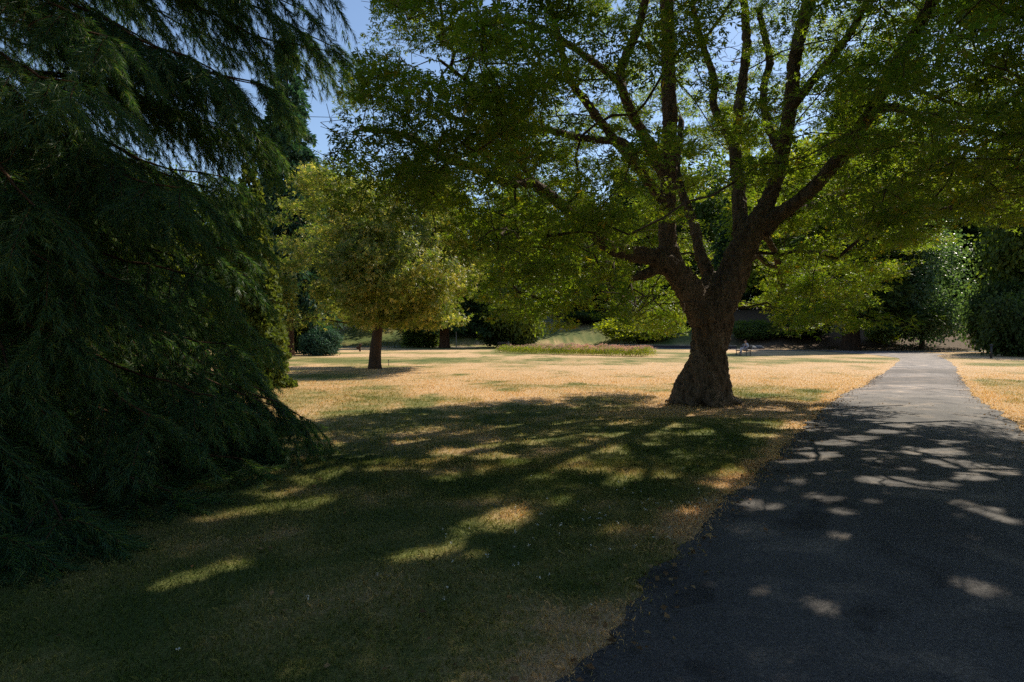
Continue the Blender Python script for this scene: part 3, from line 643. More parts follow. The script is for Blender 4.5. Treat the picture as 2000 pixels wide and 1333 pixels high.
# ------------------------------------------------------------------ generic broadleaf tree (own frame, base at the origin)
def broadleaf(height, rad, base_z, tr_r, ntg, nleaf, lsize, tmpl, spread=.55, squash=1.0, lean=(0, 0), clump=.35, seed=0, world=None):
    s = Skel(20000)
    rows = [(0, 0, -.15, tr_r * 1.35), (0, 0, .25, tr_r * 1.08), (lean[0] * .2, lean[1] * .2, base_z * .6, tr_r * .9), (lean[0] * .5, lean[1] * .5, base_z * 1.1, tr_r * .75), (lean[0], lean[1], height * .6, tr_r * .35), (lean[0] * 1.1, lean[1] * 1.1, height * .9, tr_r * .08)]
    sp = spline(rows, .5); sp[:, :2] += np.cumsum(rng.normal(0, .02 * tr_r * 3, (len(sp), 2)), 0) * np.minimum(1, sp[:, 2:3] / 2).clip(0)
    ids = s.limb(sp); k0 = int(np.argmax(sp[:, 2] > base_z * .7))
    c = rng.uniform(-1, 1, (9000, 3)); c[:, 2] = rng.uniform(-.75 * squash, 1, 9000)
    n = np.linalg.norm(c, axis=1); w = .96 + .62 * (fbm(c[:, 0] * 1.8 + 5 + seed, c[:, 1] * 1.8 + c[:, 2] * 1.6, 7 + seed, 3) - .5) * 2
    cl = fbm(c[:, 0] * 3 + 3 + seed, c[:, 1] * 3 + c[:, 2] * 3, 17 + seed, 2)
    k = (n < w) & (n > .45) & (rng.random(9000) < sstep(clump, clump + .22, cl))
    c = c[k][:ntg]
    hz = (height - base_z) / 1.75
    tg = np.column_stack([c[:, 0] * rad + lean[0], c[:, 1] * rad + lean[1], height - hz + c[:, 2] * hz])
    ends = s.grow(tg, step=.6, lenw=.1, wig=.05, minpar=k0)
    s.radii(.012, 2.4)
    tm = s.mesh('trunk', .0, 9, sides=(10, 5, 3, 3))
    C = s.p[np.array(ends)]; per = max(1, nleaf // len(C))
    C0 = np.repeat(C, per, 0); off = rng.normal(0, 1, C0.shape) * [spread, spread, spread * .6]
    if world is not None:
        k = open_beams(C0 + off + world); C0, off = C0[k], off[k]
    ctr = np.array([lean[0], lean[1], height * .5])
    nr = norm(C0 + off - ctr) * .5 + rng.normal(0, .5, C0.shape) + [0, 0, .45]
    cm = leaf_mesh('crown', C0 + off, nr, lsize * rng.uniform(.7, 1.25, len(C0)), tmpl, off + rng.normal(0, .3, off.shape) + [0, 0, -.2])
    return tm, cm
def conifer(height, rad, base_z, tr_r, nwh, nleaf, lsize, droop=.35, soft=False, power=.8):
    s = Skel(20000)
    sp = spline([(0, 0, -.2, tr_r * 1.5), (0, 0, .5, tr_r * 1.1), (0, 0, height * .3, tr_r * .8), (0, 0, height * .97, .03)], .5)
    s.limb(sp); zt = sp[:, 2]
    C = []; O = []
    for q in range(nwh):
        z = base_z + (height - base_z) * (q / nwh) ** 1.08; z += rng.normal(0, .25)
        fr = min(1.0, max(.01, (height - z) / (height - base_z)))
        r = rad * (fr ** power) * rng.uniform(.72, 1.12) + .25
        a = q * 2.39996 + rng.normal(0, .2)
        i0 = int(np.argmin(abs(zt - z))); m = 7
        u = np.linspace(0, 1, m)[1:]
        zz = z + r * (.12 * u - droop * u ** 2); xx = r * u
        par = i0
        for e in range(m - 1):
            pt = np.array([math.cos(a) * xx[e], math.sin(a) * xx[e], max(zz[e], .15)]); par = s.node(pt, par)
        n = int(nleaf / nwh * (.25 + 1.5 * fr ** .9))
        t = rng.random(n) ** .7; t = .12 + .95 * t
        lat = rng.uniform(-1, 1, n) * (r * (.34 if not soft else .42)) * (1.15 - t * .75)
        bz = z + r * (.12 * t - droop * t ** 2) - np.abs(rng.normal(0, .22, n)) * (1.0 + .4 * soft)
        d = np.array([math.cos(a), math.sin(a)]); e2 = np.array([-d[1], d[0]])
        xy = np.outer(t * r, d) + np.outer(lat, e2)
        C.append(np.column_stack([xy, np.maximum(bz, .1)])); O.append(np.column_stack([np.outer(np.ones(n), d) + np.outer(np.sign(lat) * .7, e2), -.55 + rng.normal(0, .3, n)]))
    s.radii(.015, 2.2)
    C = np.concatenate(C); O = np.concatenate(O) + rng.normal(0, .25, (len(C), 3))
    nr = rng.normal(0, .6, C.shape) + [0, 0, .8]
    return s.mesh('trunk', 0, 9, sides=(10, 5, 3, 3)), leaf_mesh('crown', C, nr, lsize * rng.uniform(.6, 1.3, len(C)), LONG if not soft else FOLD, O)
def place_tree(name, meshes, bark, leaf, loc, label, cat='tree', group=None, s=(1, 1, 1), rz=0, tname='trunk'):
    x, y = loc; e = empty(name, (x, y, float(H(x, y)) - .02), label, cat, group, rz); e.scale = s
    for nm, m_, mt in ((tname, meshes[0], bark), ('crown', meshes[1], leaf)):
        if not m_.materials: m_.materials.append(mt)
        o = link(nm, m_, None, e); o.material_slots[0].link = 'OBJECT'; o.material_slots[0].material = mt
    return e
def at(px, d): return ((px - CX) / F * d, d)

# small sunlit tree on the left of the lawn
sb = G(732, 721)
mm = broadleaf(9.8, 5.3, 2.2, .30, 950, 70000, .16, LOBED, .24, 1.0, (.3, 0), .45, 5)
place_tree('small_tree', mm, M['bark_far'], M['small'], sb[:2], 'small round tree with straight trunk and sunlit olive leaves, alone on the dry lawn', 'tree')

# tree standing right of the frame whose branches reach over the path
mm = broadleaf(13, 6.8, 3.2, .36, 1900, 110000, .095, LOBED, .27, .7, (-.8, 0), .34, 9, world=np.array([13.6, 9.6, 0]))
place_tree('overhanging_tree', mm, M['bark'], M['maple_near'], (13.6, 9.6), 'broad tree at the right edge whose dark boughs reach in over the path', 'tree')

# ------------------------------------------------------------------ the near fir on the left
FB = np.array([-7.3, 7.3, 0.0])
fir = empty('fir_tree', tuple(FB), 'huge dark fir with drooping needle sprays at the left, lowest boughs on the grass', 'tree')
s = Skel(60000)
s.limb(spline([(*(FB + [0, 0, -.2]), .62), (*(FB + [0, 0, .6]), .45), (*(FB + [0.1, 0, 5]), .36), (*(FB + [0, 0.1, 17]), .05)], .4))
zt = s.p[:s.n, 2].copy(); shoots = []
def bough(z0, az, ln, rise, droop, dens=1.0, tip=.12, lim=False):
    par = int(np.argmin(abs(zt - z0))); d = np.array([math.cos(az), math.sin(az), 0]); e = np.array([-d[1], d[0], 0])
    if lim:
        for _ in range(12):
            q = FB + d * ln; q[2] = max(.3, z0 + ln * (rise - droop + .1)); qx, qy = proj(q)
            if qx < np.interp(qy, [-200, 150, 220, 350, 600, 700, 800, 880, 1000], [630, 610, 520, 460, 455, 480, 520, 490, 400]): break
            ln *= .94
    m = max(5, int(ln / .3)); bend = rng.normal(0, .10) * ln
    prev = s.p[par].copy(); pts_ = []
    for q in range(1, m + 1):
        u = q / m
        z = z0 + ln * (rise * u - droop * u ** 1.8 + tip * max(0, u - .75) ** 1.5 * 4)
        w = FB + d * ln * u + e * bend * u * u; w[2] = max(z, .12 + .15 * rng.random()); w += rng.normal(0, .02, 3)
        par = s.node(w, par); pts_.append((w, par, u))
    ids_ = [p_[1] for p_ in pts_]
    nsub = int(ln * 7.5 * dens)
    for q in range(nsub):
        u = .2 + .8 * (q + rng.random()) / nsub
        k = min(len(pts_) - 1, int(u * m)); w0, pi, _ = pts_[k]
        tv = norm(pts_[k][0] - pts_[max(0, k - 1)][0]) if k > 0 else d
        sd = 1 if q % 2 else -1
        L2 = (0.40 + .65 * (1 - u)) * rng.uniform(.6, 1.2) * min(1, ln / 3)
        ang = rng.uniform(.5, 1.0)
        dv = norm(tv * math.cos(ang) + np.cross([0, 0, 1.0], tv) * sd * math.sin(ang) + np.array([0, 0, -.12 + rng.normal(0, .1)]))
        mm_ = 4; pp = pi
        for r_ in range(1, mm_ + 1):
            v = r_ / mm_; w = w0 + dv * L2 * v + np.array([0, 0, -.42 * L2 * v * v]); w[2] = max(w[2], .06)
            q0 = s.p[pp].copy(); pp = s.node(w, pp)
            shoots.append((q0, w, .9))
            for sd2 in (1, -1):            # side shoots
                a2 = rng.uniform(.45, .9); sv = norm(norm(w - q0) * math.cos(a2) + np.cross([0, 0, 1.0], norm(w - q0)) * sd2 * math.sin(a2) + np.array([0, 0, -.35 + rng.normal(0, .15)]))
                l3 = rng.uniform(.16, .34) * (1.15 - .4 * v); w2 = w + sv * l3; w2[2] = max(w2[2], .04)
                shoots.append((w, w2, 1.0))
                if r_ >= 3: shoots.append((w2, w2 + norm(sv + [0, 0, -.3]) * l3 * .6, 1.0))
golden = 2.39996
for q in range(185):
    z0 = 1.0 + (q / 185) ** 1.15 * 13.5; az = q * golden
    face = math.cos(az - R(-35))          # side facing the camera and the lawn
    ln = (5.0 - .22 * max(0, z0 - 3)) * rng.uniform(.78, 1.08)
    ln = min(ln, 4.9)
    if face < -.2: ln *= .8
    bough(z0, az, ln, rng.uniform(.02, .22), rng.uniform(.30, .52), 1.0 if (face > -.4 and z0 < 11) else .45, lim=True)
# boughs that shape the outline against the lawn and sky
def to(px, py, d, z0, droop=.45, dens=1.2):
    t_ = P(px, py, d); v = t_ - FB; ln = math.hypot(v[0], v[1]); rise = (t_[2] - z0) / ln + droop - .06
    bough(z0, math.atan2(v[1], v[0]), ln, rise, droop, dens, .12)
for a_ in [(588, 795, 8.6, 2.3), (545, 785, 8.2, 2.2), (515, 765, 8.0, 2.6), (500, 850, 7.6, 1.5), (440, 900, 7.0, 1.3), (640, 70, 8.6, 7.0), (632, 130, 8.8, 6.2), (615, -20, 8.4, 8.0), (540, 190, 8.2, 5.6), (500, 260, 8.6, 4.8), (485, 380, 9, 4.0),
           (480, 450, 9.2, 3.5), (480, 540, 9.0, 3.0), (465, 620, 8.8, 2.6), (450, 700, 8.2, 2.4), (590, 20, 7.8, 7.6), (400, 930, 6.4, 1.3), (300, 980, 5.6, 1.3), (180, 1040, 4.7, 1.4), (60, 1080, 4.3, 1.5),
           (150, 560, 5.4, 3.4), (60, 720, 5.0, 2.8), (340, 400, 6.6, 4.6), (200, 300, 5.8, 5.0), (420, 140, 7.0, 6.0), (250, 90, 6.0, 6.2), (80, 400, 5.0, 4.4), (300, 560, 6.2, 3.6), (330, 800, 6.0, 2.2), (130, 880, 4.9, 2.0)]:
    to(*a_)
for q in range(260):
    i0 = int(rng.integers(0, s.n)); w = s.p[i0].copy()
    if w[0] < -8.5 or w[2] > 7 or math.hypot(*(w[:2] - FB[:2])) > 3.6: continue
    v = norm(np.array([w[0] - FB[0], w[1] - FB[1], -.6]) + rng.normal(0, .8, 3)); pp = i0
    for r_ in range(3): w = w + v * rng.uniform(.12, .3) + rng.normal(0, .04, 3); w[2] = max(w[2], .05); pp = s.node(w, pp)
s.radii(.0045, 2.3)
finv = Matrix.Translation(-Vector(FB))
o = link('trunk', s.mesh('fir_trunk', .075, 9), M['bark_fir'], fir); o.matrix_parent_inverse = finv
o = link('branches', s.mesh('fir_branches', 0, .08, sides=(8, 5, 4, 3)), M['bark_fir'], fir); o.matrix_parent_inverse = finv
A = np.array([q[0] for q in shoots]); B = np.array([q[1] for q in shoots])
print('fir shoots', len(A))
far_side = (A[:, 0] < -8.5) | (A[:, 2] > 8.6)
cnt = np.where(far_side, 12, 32)
idx = np.repeat(np.arange(len(A)), cnt); t = rng.random(len(idx))
a0 = A[idx]; dv = norm(B[idx] - a0); base = a0 + (B[idx] - a0) * t[:, None]
rd = rng.normal(size=base.shape); rd = norm(rd - dv * (rd * dv).sum(1, keepdims=True))
nd = norm(dv * 1.0 + rd * .72 + np.array([0, 0, -.22]))
ln = rng.uniform(.065, .125, len(idx))[:, None] * np.where(far_side[idx], 1.5, 1)[:, None]; sd = norm(np.cross(nd, rng.normal(size=nd.shape))) * np.where(far_side[idx], .006, .0034)[:, None]
V = np.stack([base - sd, base + sd, base + nd * ln], 1).reshape(-1, 3); V[:, 2] = np.maximum(V[:, 2], .01)
me = mesh_np('fir_crown', V, np.arange(len(V)).reshape(-1, 3)); print('needles', len(idx))
o = link('crown', me, M['fir'], fir); o.matrix_parent_inverse = finv

# ------------------------------------------------------------------ background trees
BL = [broadleaf(18, 7.5, 3.4, .42, 620, 26000, .42, FOLD, .85, 1.0, (0, 0), .36, 11),
      broadleaf(20, 6.5, 3.0, .40, 620, 26000, .42, FOLD, .8, 1.0, (.6, .3), .36, 23),
      broadleaf(16, 8.0, 2.2, .38, 640, 26000, .42, FOLD, .85, 1.1, (-.5, .4), .34, 31)]
CO = [conifer(26, 5.2, 3.5, .62, 190, 34000, .62, .34), conifer(22, 5.8, 1.2, .5, 180, 34000, .60, .42), conifer(13, 3.2, .4, .28, 150, 26000, .36, .15, True, .6)]
BU = broadleaf(3.2, 2.6, .35, .07, 420, 16000, .22, FOLD, .34, 1.1, (0, 0), .30, 41)
def bg(kind, px, d, top, wpx, leaf, label, bark='bark_far', name=None, zoff=0):
    mm, h0, r0 = {'b0': (BL[0], 18, 7.5), 'b1': (BL[1], 20, 6.5), 'b2': (BL[2], 16, 8), 'c0': (CO[0], 26, 5.2), 'c1': (CO[1], 22, 5.8), 'c2': (CO[2], 13, 3.2), 'bu': (BU, 3.2, 2.6)}[kind]
    x, y = at(px, d); g = float(H(x, y)); h = EYE + (HY - top) / F * d - g
    sz = h / h0; sx = wpx / F * d / r0
    nm = name or ('broadleaf_tree' if kind[0] == 'b' and kind != 'bu' else 'conifer_tree' if kind[0] == 'c' else 'shrub')
    tn_ = 'stems' if kind == 'bu' else 'trunk'
    return place_tree(nm, mm, M[bark], M[leaf], (x, y), label, 'shrub' if kind == 'bu' else 'tree', 'shrubs round the lawn' if kind == 'bu' else 'trees beyond the lawn', (sx, sx, sz), random.uniform(0, 6.28), tn_)
BGL = [
 ('c2', 488, 19, 330, 66, 'yellow', 'golden green cypress directly behind the big fir, its right side in full sun'),
 ('c0', 562, 54, 60, 92, 'teal', 'tall blue green conifer reaching the top of the picture right of the big fir', 'bark_fir'),
 ('b1', 640, 100, 330, 100, 'green', 'dark broadleaf tree behind the left half of the small round tree'),
 ('b0', 800, 104, 330, 105, 'green', 'green broadleaf tree straight behind the crown of the small round tree'),
 ('c0', 868, 88, 330, 80, 'conifer', 'broad dark conifer with a red brown trunk right of the small round tree', 'bark_fir'),
 ('b2', 700, 120, 400, 110, 'lime', 'light green tree far behind the small round tree trunk'),
 ('b2', 1000, 90, 370, 80, 'green', 'dark low branched tree behind the left end of the flower bed'),
 ('c1', 940, 112, 430, 62, 'conifer', 'dark conifer in the gap between the small tree and the maple foliage'),
 ('b0', 1085, 128, 340, 100, 'green', 'green tree at the top of the grassy slope behind the flower bed'),
 ('c1', 1150, 140, 380, 75, 'teal', 'dark conifer at the head of the shaded grass slope'),
 ('c0', 1215, 132, 330, 70, 'conifer', 'dark conifer standing above the rounded bright topped shrub'),
 ('b1', 1290, 142, 300, 90, 'green', 'dark tree just left of the maple trunk beyond the lawn'),
 ('b0', 1370, 140, 290, 100, 'green', 'green tree hidden behind the maple trunk and fork'),
 ('b2', 1330, 122, 470, 75, 'green', 'low green tree filling the gap just left of the maple trunk under its boughs'),
 ('c1', 1450, 112, 290, 76, 'conifer', 'dark conifer just right of the maple trunk beyond the path'),
 ('b1', 1530, 102, 300, 95, 'lime', 'dark broadleaf tree behind the low sunlit maple boughs'),
 ('b2', 1600, 112, 280, 120, 'lime', 'green tree far behind the right side of the maple crown'),
 ('c0', 1662, 72, 150, 128, 'deep', 'huge tree with a thick dark trunk on the bare bank right of the bench', 'bark_far'),
 ('c1', 1728, 92, 330, 80, 'conifer', 'dark conifer between the thick trunk on the bank and the silvery tree'),
 ('b2', 1800, 72, 450, 100, 'silver', 'rounded silvery green tree with a thin dark trunk above the bend of the path'),
 ('c1', 1905, 100, 400, 78, 'deep', 'dark drooping conifer immediately right of the silvery green tree'),
 ('b1', 1850, 112, 330, 120, 'lime', 'tall green tree behind the silvery green tree'),
 ('b1', 2050, 60, 200, 120, 'green', 'tall dark tree behind the hedge at the right edge'),
 ('b0', 2090, 80, 250, 120, 'green', 'green tree beyond the right edge of the hedge'),
 ('b2', 1740, 130, 230, 120, 'green', 'dark tall tree farthest back on the right'),
 ('b0', 390, 66, 330, 110, 'green', 'green tree glimpsed through the middle of the big fir'),
 ('b1', 250, 58, 330, 110, 'lime', 'light green tree glimpsed through the lower left of the big fir'),
 ('b2', 90, 62, 300, 130, 'deep', 'dark tree glimpsed through the far left of the big fir'),
 ('b0', -560, 30, -300, 330, 'deep', 'broad dark tree out of the picture beyond the far left of the fir'),
 ('c1', -120, 60, 250, 110, 'conifer', 'dark conifer left of and behind the big fir'),
]
for r_ in BGL:
    bg(r_[0], r_[1], r_[2], r_[3], r_[4], r_[5], r_[6], *(r_[7:8]))
for x, y, lab in [(-13, -6, 'unseen tree added behind and left of the camera to block sky light'), (-3, -13, 'unseen tree added straight behind the camera to block sky light'),
                  (19, -3, 'unseen tree added right of the path beside the camera to block sky light'), (25, 9, 'unseen tree added right of the overhanging tree to block sky light')]:
    place_tree('broadleaf_tree', BL[1], M['bark_far'], M['deep'], (x, y), lab, 'tree', 'trees beyond the lawn', (1.05, 1.05, 1.0), random.uniform(0, 6))  # out of view, added to cut sky light on the foreground
SH = [
 (628, 52, 648, 34, 'teal', 'blue green spreading conifer shrub left of the small tree trunk'),
 (520, 42, 632, 36, 'yellow', 'yellow green shrub at the foot of the golden cypress'),
 (820, 92, 638, 34, 'green', 'dark shrub right of the small tree trunk under the dark conifer'),
 (1245, 97, 622, 62, 'lime', 'large rounded rhododendron with a bright yellow green top behind the low dark edging'),
 (1335, 100, 632, 42, 'deep', 'dark shrub just left of the maple trunk behind the side path'),
 (1150, 118, 610, 46, 'deep', 'dark shrub on the shaded slope left of the rhododendron'),
 (1470, 86, 628, 36, 'green', 'green shrub right of the maple trunk above the pale grass slope'),
 (1560, 84, 628, 50, 'deep', 'dark shrub below the bright hanging maple boughs'),
 (1722, 78, 618, 26, 'lime', 'small bright green shrub on the bank left of the silvery tree'),
 (1760, 84, 610, 30, 'green', 'mid green shrub beside the silvery tree'),
 (1700, 90, 600, 34, 'deep', 'dark shrub at the top of the bare bank'),
 (1990, 50, 585, 60, 'deep', 'dark green hedge shrub at the right edge above the dry grass', ),
 (2080, 49, 570, 60, 'deep', 'dark hedge shrub farthest right beyond the dry grass'),
 (1975, 58, 560, 60, 'deep', 'dark shrub rising behind the hedge at the right edge'),
 (1640, 92, 610, 40, 'deep', 'dark shrub left of the thick trunk on the bank'),
 (600, 60, 620, 44, 'deep', 'dark undergrowth shrub below the tall blue green conifer'),
 (1000, 92, 630, 50, 'deep', 'dark shrub behind the shaded bench'),
]
for r_ in SH: bg('bu', r_[0], r_[1], r_[2], r_[3], r_[4], r_[5])
# low pale plants along the edging
for px, lab in [(1228, 'pale silver plant clump at the left of the edging'), (1292, 'pale plant clump under the hanging yellow maple leaves'), (1312, 'pale plant clump nearest the maple trunk on the edging')]:
    x, y = at(px, 94.6); e = empty('border_plant', (x, y, float(H(x, y))), lab, 'plant', 'pale plants along the stone edging')
    n = 500; c = rng.normal(0, 1, (n, 3)) * [.75, .35, .28]; c[:, 2] = np.abs(c[:, 2]) + .1
    link('foliage', leaf_mesh('border_foliage', c, rng.normal(0, .5, c.shape) + [0, -.3, .8], rng.uniform(.12, .24, n), FOLD), M['pale'], e)
    Tt = Tubes()
    for q in range(8):
        a = q * .8; Tt.add([(0, 0, -.02), (math.cos(a) * .3, math.sin(a) * .2, .25), (math.cos(a) * .7, math.sin(a) * .35, .45)], [.02, .015, .008], 4)
    link('stems', Tt.mesh('border_stems'), M['twig'], e)

# ------------------------------------------------------------------ flower bed
LB, RB = G(980, 689.5), G(1272, 697.5)
bed = empty('flower_bed', ((LB[0] + RB[0]) / 2, (LB[1] + RB[1]) / 2, 0), 'long low bed of pink flowers and green foliage across the far lawn', 'flower bed')
ctr = (LB + RB) / 2; ctr[2] = 0; ax = RB - LB; bl = np.linalg.norm(ax[:2]); axn = ax / bl; ay = np.array([-axn[1], axn[0], 0])
n = 26000; u = rng.uniform(-.5, .5, n) * bl; v = rng.uniform(-1, 1, n)
hh = (.52 + .50 * fbm(u * 1.3 + 50, v + 3, 131, 3)) ; z = hh * rng.random(n) ** .6 * (1 - .55 * v ** 2)
wv = 1.1 * (1 + .35 * (vnoise(u * .7 + 90, 0 * u, 133) - .5))
C = np.outer(u, axn) + np.outer(v * wv, ay); C[:, 2] = z
link('foliage', leaf_mesh('bed_foliage', C, rng.normal(0, .5, C.shape) + [0, -.3, .7], rng.uniform(.08, .16, n), LONG, rng.normal(0, .5, C.shape) + [0, 0, 1]), M['lime'], bed)
M['petal'] = leafmat('pink_petal', [(0, (.46, .25, .21)), (.6, (.64, .43, .34)), (1, (.74, .62, .44))], (1.2, 1, 1), .35, .7, .2)
nf = 2400; u = rng.uniform(-.49, .49, nf) * bl; v = rng.uniform(-1, 1, nf); k = rng.random(nf) < .15 + .9 * sstep(-.45, .1, u / bl); u, v = u[k], v[k]
hh = (.56 + .50 * fbm(u * 1.3 + 50, v + 3, 131, 3)) * (1 - .4 * v ** 2) + rng.uniform(0, .10, len(u))
C0 = np.outer(u, axn) + np.outer(v * 1.05, ay); C0[:, 2] = hh; C1 = np.repeat(C0, 6, 0) + rng.normal(0, .03, (len(C0) * 6, 3))
o = link('blossoms', leaf_mesh('bed_blossoms', C1, rng.normal(0, .6, C1.shape) + [0, -.2, .8], .06, FOLD), M['petal'], bed); o['kind'] = 'stuff'

# ------------------------------------------------------------------ boxes for furniture
def boxes(name, lst, mat, parent, bev=.006):
    import bmesh
    bm = bmesh.new()
    for (c, s_, rx) in lst:
        r_ = bmesh.ops.create_cube(bm, size=1.0)['verts']
        mt = Matrix.Translation(c) @ Matrix.Rotation(rx, 4, 'X') @ Matrix.Diagonal((*s_, 1))
        bmesh.ops.transform(bm, matrix=mt, verts=r_)
    bmesh.ops.bevel(bm, geom=bm.edges[:], offset=bev, segments=1, affect='EDGES')
    me = bpy.data.meshes.new(name); bm.to_mesh(me); bm.free()
    return link(name, me, mat, parent)
def make_bench(loc, rz, label):
    b = empty('park_bench', loc, label, 'bench', 'park benches', rz)      # sitter looks along -Y of the bench
    boxes('seat', [((0, -.20 + k * .115, .44), (1.7, .10, .03), 0) for k in range(4)], M['wood'], b)
    boxes('backrest', [((0, .225 + k * .035, .58 + k * .115), (1.7, .03, .095), R(-14)) for k in range(3)], M['wood'], b)
    for sx in (-.72, .72):
        boxes('leg', [((sx, -.2, .215), (.05, .05, .43), 0), ((sx, .19, .215), (.05, .05, .43), 0), ((sx, 0, .40), (.05, .44, .045), 0), ((sx, .285, .66), (.05, .035, .5), R(-14))], M['darkmetal'], b)
        boxes('armrest', [((sx, -.02, .66), (.06, .46, .03), 0), ((sx, -.2, .55), (.04, .04, .22), 0)], M['darkmetal'], b)
    return b
# ------------------------------------------------------------------ the seated person
bp_ = G(1452, 695); bp_[2] = float(H(bp_[0], bp_[1]))
bench_rz = R(-78)
make_bench(tuple(bp_), bench_rz, 'dark park bench beside the far path with a person sitting on it')
def skin(name, pts_, edges, rad_, mat, parent, sub=1):
    me = bpy.data.meshes.new(name); me.from_pydata([tuple(p) for p in pts_], edges, []); me.update()
    o = link(name, me, mat, parent); m1 = o.modifiers.new('k', 'SKIN')
    for v_, r_ in zip(me.skin_vertices[0].data, rad_):
        v_.radius = (r_, r_) if not isinstance(r_, tuple) else r_
        v_.use_root = False
    me.skin_vertices[0].data[0].use_root = True
    m1.use_smooth_shade = True
    m2 = o.modifiers.new('s', 'SUBSURF'); m2.levels = sub; m2.render_levels = sub
    bake(o); return o
person = empty('person', tuple(bp_ + np.array([0, 0, 0])), 'person with reddish dark hair, pale sleeves and navy top, sitting cross legged on far bench', 'person', None, bench_rz)
# bench frame: x along the bench, -y forward, z up
sk_pts = {'pelvis': (.3, .02, .55), 'waist': (.3, .07, .72), 'chest': (.3, .10, .90), 'neck': (.3, .06, 1.05), 'neck2': (.3, .03, 1.11), 'head': (.3, -.005, 1.20), 'crownh': (.3, .01, 1.28),
          'shL': (.46, .09, .98), 'elL': (.56, .10, .74), 'wrL': (.48, -.12, .66), 'haL': (.45, -.19, .65), 'shR': (.14, .09, .98), 'elR': (.05, .06, .74), 'wrR': (.16, -.13, .66), 'haR': (.20, -.19, .65),
          'hipL': (.39, -.02, .54), 'knL': (.37, -.42, .56), 'anL': (.36, -.44, .13), 'ftL': (.36, -.60, .06), 'hipR': (.21, -.02, .54), 'knR': (.27, -.40, .64), 'anR': (.47, -.58, .32), 'ftR': (.52, -.70, .27)}
rad = {'pelvis': .13, 'waist': .12, 'chest': .14, 'neck': .055, 'neck2': .052, 'head': .088, 'crownh': .075, 'shL': .06, 'elL': .04, 'wrL': .028, 'haL': .034, 'shR': .06, 'elR': .04, 'wrR': .028, 'haR': .034,
       'hipL': .09, 'knL': .06, 'anL': .038, 'ftL': .035, 'hipR': .09, 'knR': .06, 'anR': .038, 'ftR': .035}
ed = [('pelvis', 'waist'), ('waist', 'chest'), ('chest', 'neck'), ('neck', 'neck2'), ('neck2', 'head'), ('head', 'crownh'), ('chest', 'shL'), ('shL', 'elL'), ('elL', 'wrL'), ('wrL', 'haL'), ('chest', 'shR'), ('shR', 'elR'), ('elR', 'wrR'), ('wrR', 'haR'),
      ('pelvis', 'hipL'), ('hipL', 'knL'), ('knL', 'anL'), ('anL', 'ftL'), ('pelvis', 'hipR'), ('hipR', 'knR'), ('knR', 'anR'), ('anR', 'ftR')]
for sd in 'LR':                                     # five fingers on each hand
    h = np.array(sk_pts['ha' + sd]); w = np.array(sk_pts['wr' + sd]); f = norm(h - w); side = norm(np.cross(f, [0, 0, 1])) * (1 if sd == 'L' else -1)
    for q, (o_, l_) in enumerate([(-.024, .055), (-.008, .065), (.008, .062), (.024, .048)]):
        a_ = f'f{sd}{q}a'; b_ = f'f{sd}{q}b'
        sk_pts[a_] = tuple(h + side * o_ + f * (.03 + l_ * .5)); sk_pts[b_] = tuple(h + side * o_ + f * (.03 + l_ * .85) + np.array([0, 0, -.028]))
        rad[a_] = .009; rad[b_] = .008; ed += [('ha' + sd, a_), (a_, b_)]
    a_ = f't{sd}a'; b_ = f't{sd}b'; sk_pts[a_] = tuple(w + f * .03 - side * .035); sk_pts[b_] = tuple(w + f * .07 - side * .045 + np.array([0, 0, -.01])); rad[a_] = .011; rad[b_] = .009; ed += [('ha' + sd, a_), (a_, b_)]
sk_pts['nose'] = (.3, -.105, 1.19); rad['nose'] = .013; sk_pts['chin'] = (.3, -.075, 1.125); rad['chin'] = .03; ed += [('head', 'nose'), ('head', 'chin')]
keys = list(sk_pts); ix = {k: q for q, k in enumerate(keys)}
M['skin'] = plain('skin', (.42, .26, .19), .55, .08)
M['shirt'] = plain('pale_shirt', (.50, .48, .50), .8, .1); M['vest'] = plain('navy_cloth', (.03, .045, .11), .8, .2)
M['trousers'] = plain('pale_trousers', (.48, .42, .42), .8, .12); M['hair'] = plain('reddish_hair', (.07, .03, .022), .6, .3); M['shoe'] = plain('dark_shoe', (.03, .03, .035), .6)
skin('body', [sk_pts[k] for k in keys], [(ix[a], ix[b]) for a, b in ed], [rad[k] for k in keys], M['skin'], person, 1)
def sub_skin(name, ks, es, grow_, mat):
    i_ = {k: q for q, k in enumerate(ks)}
    return skin(name, [sk_pts[k] for k in ks], [(i_[a], i_[b]) for a, b in es], [rad[k] + grow_ for k in ks], mat, person, 1)
sub_skin('shirt', ['chest', 'neck', 'shL', 'elL', 'wrL', 'shR', 'elR', 'wrR'], [('chest', 'neck'), ('chest', 'shL'), ('shL', 'elL'), ('elL', 'wrL'), ('chest', 'shR'), ('shR', 'elR'), ('elR', 'wrR')], .018, M['shirt'])
sub_skin('vest', ['pelvis', 'waist', 'chest'], [('pelvis', 'waist'), ('waist', 'chest')], .03, M['vest'])
sub_skin('trousers', ['pelvis', 'hipL', 'knL', 'anL', 'hipR', 'knR', 'anR'], [('pelvis', 'hipL'), ('hipL', 'knL'), ('knL', 'anL'), ('pelvis', 'hipR'), ('hipR', 'knR'), ('knR', 'anR')], .02, M['trousers'])
for sd in 'LR':
    a_, b_ = np.array(sk_pts['an' + sd]) + [0, 0, -.03], np.array(sk_pts['ft' + sd])
    skin('shoe', [a_ + [0, .03, -.02], (a_ + b_) / 2 + [0, 0, -.01], b_ + [0, -.03, 0]], [(0, 1), (1, 2)], [.05, .047, .04], M['shoe'], person)
skin('hair', [(.3, .045, 1.14), (.3, .05, 1.22), (.3, .02, 1.295), (.3, -.045, 1.285)], [(0, 1), (1, 2), (2, 3)], [.065, .085, .072, .045], M['hair'], person)
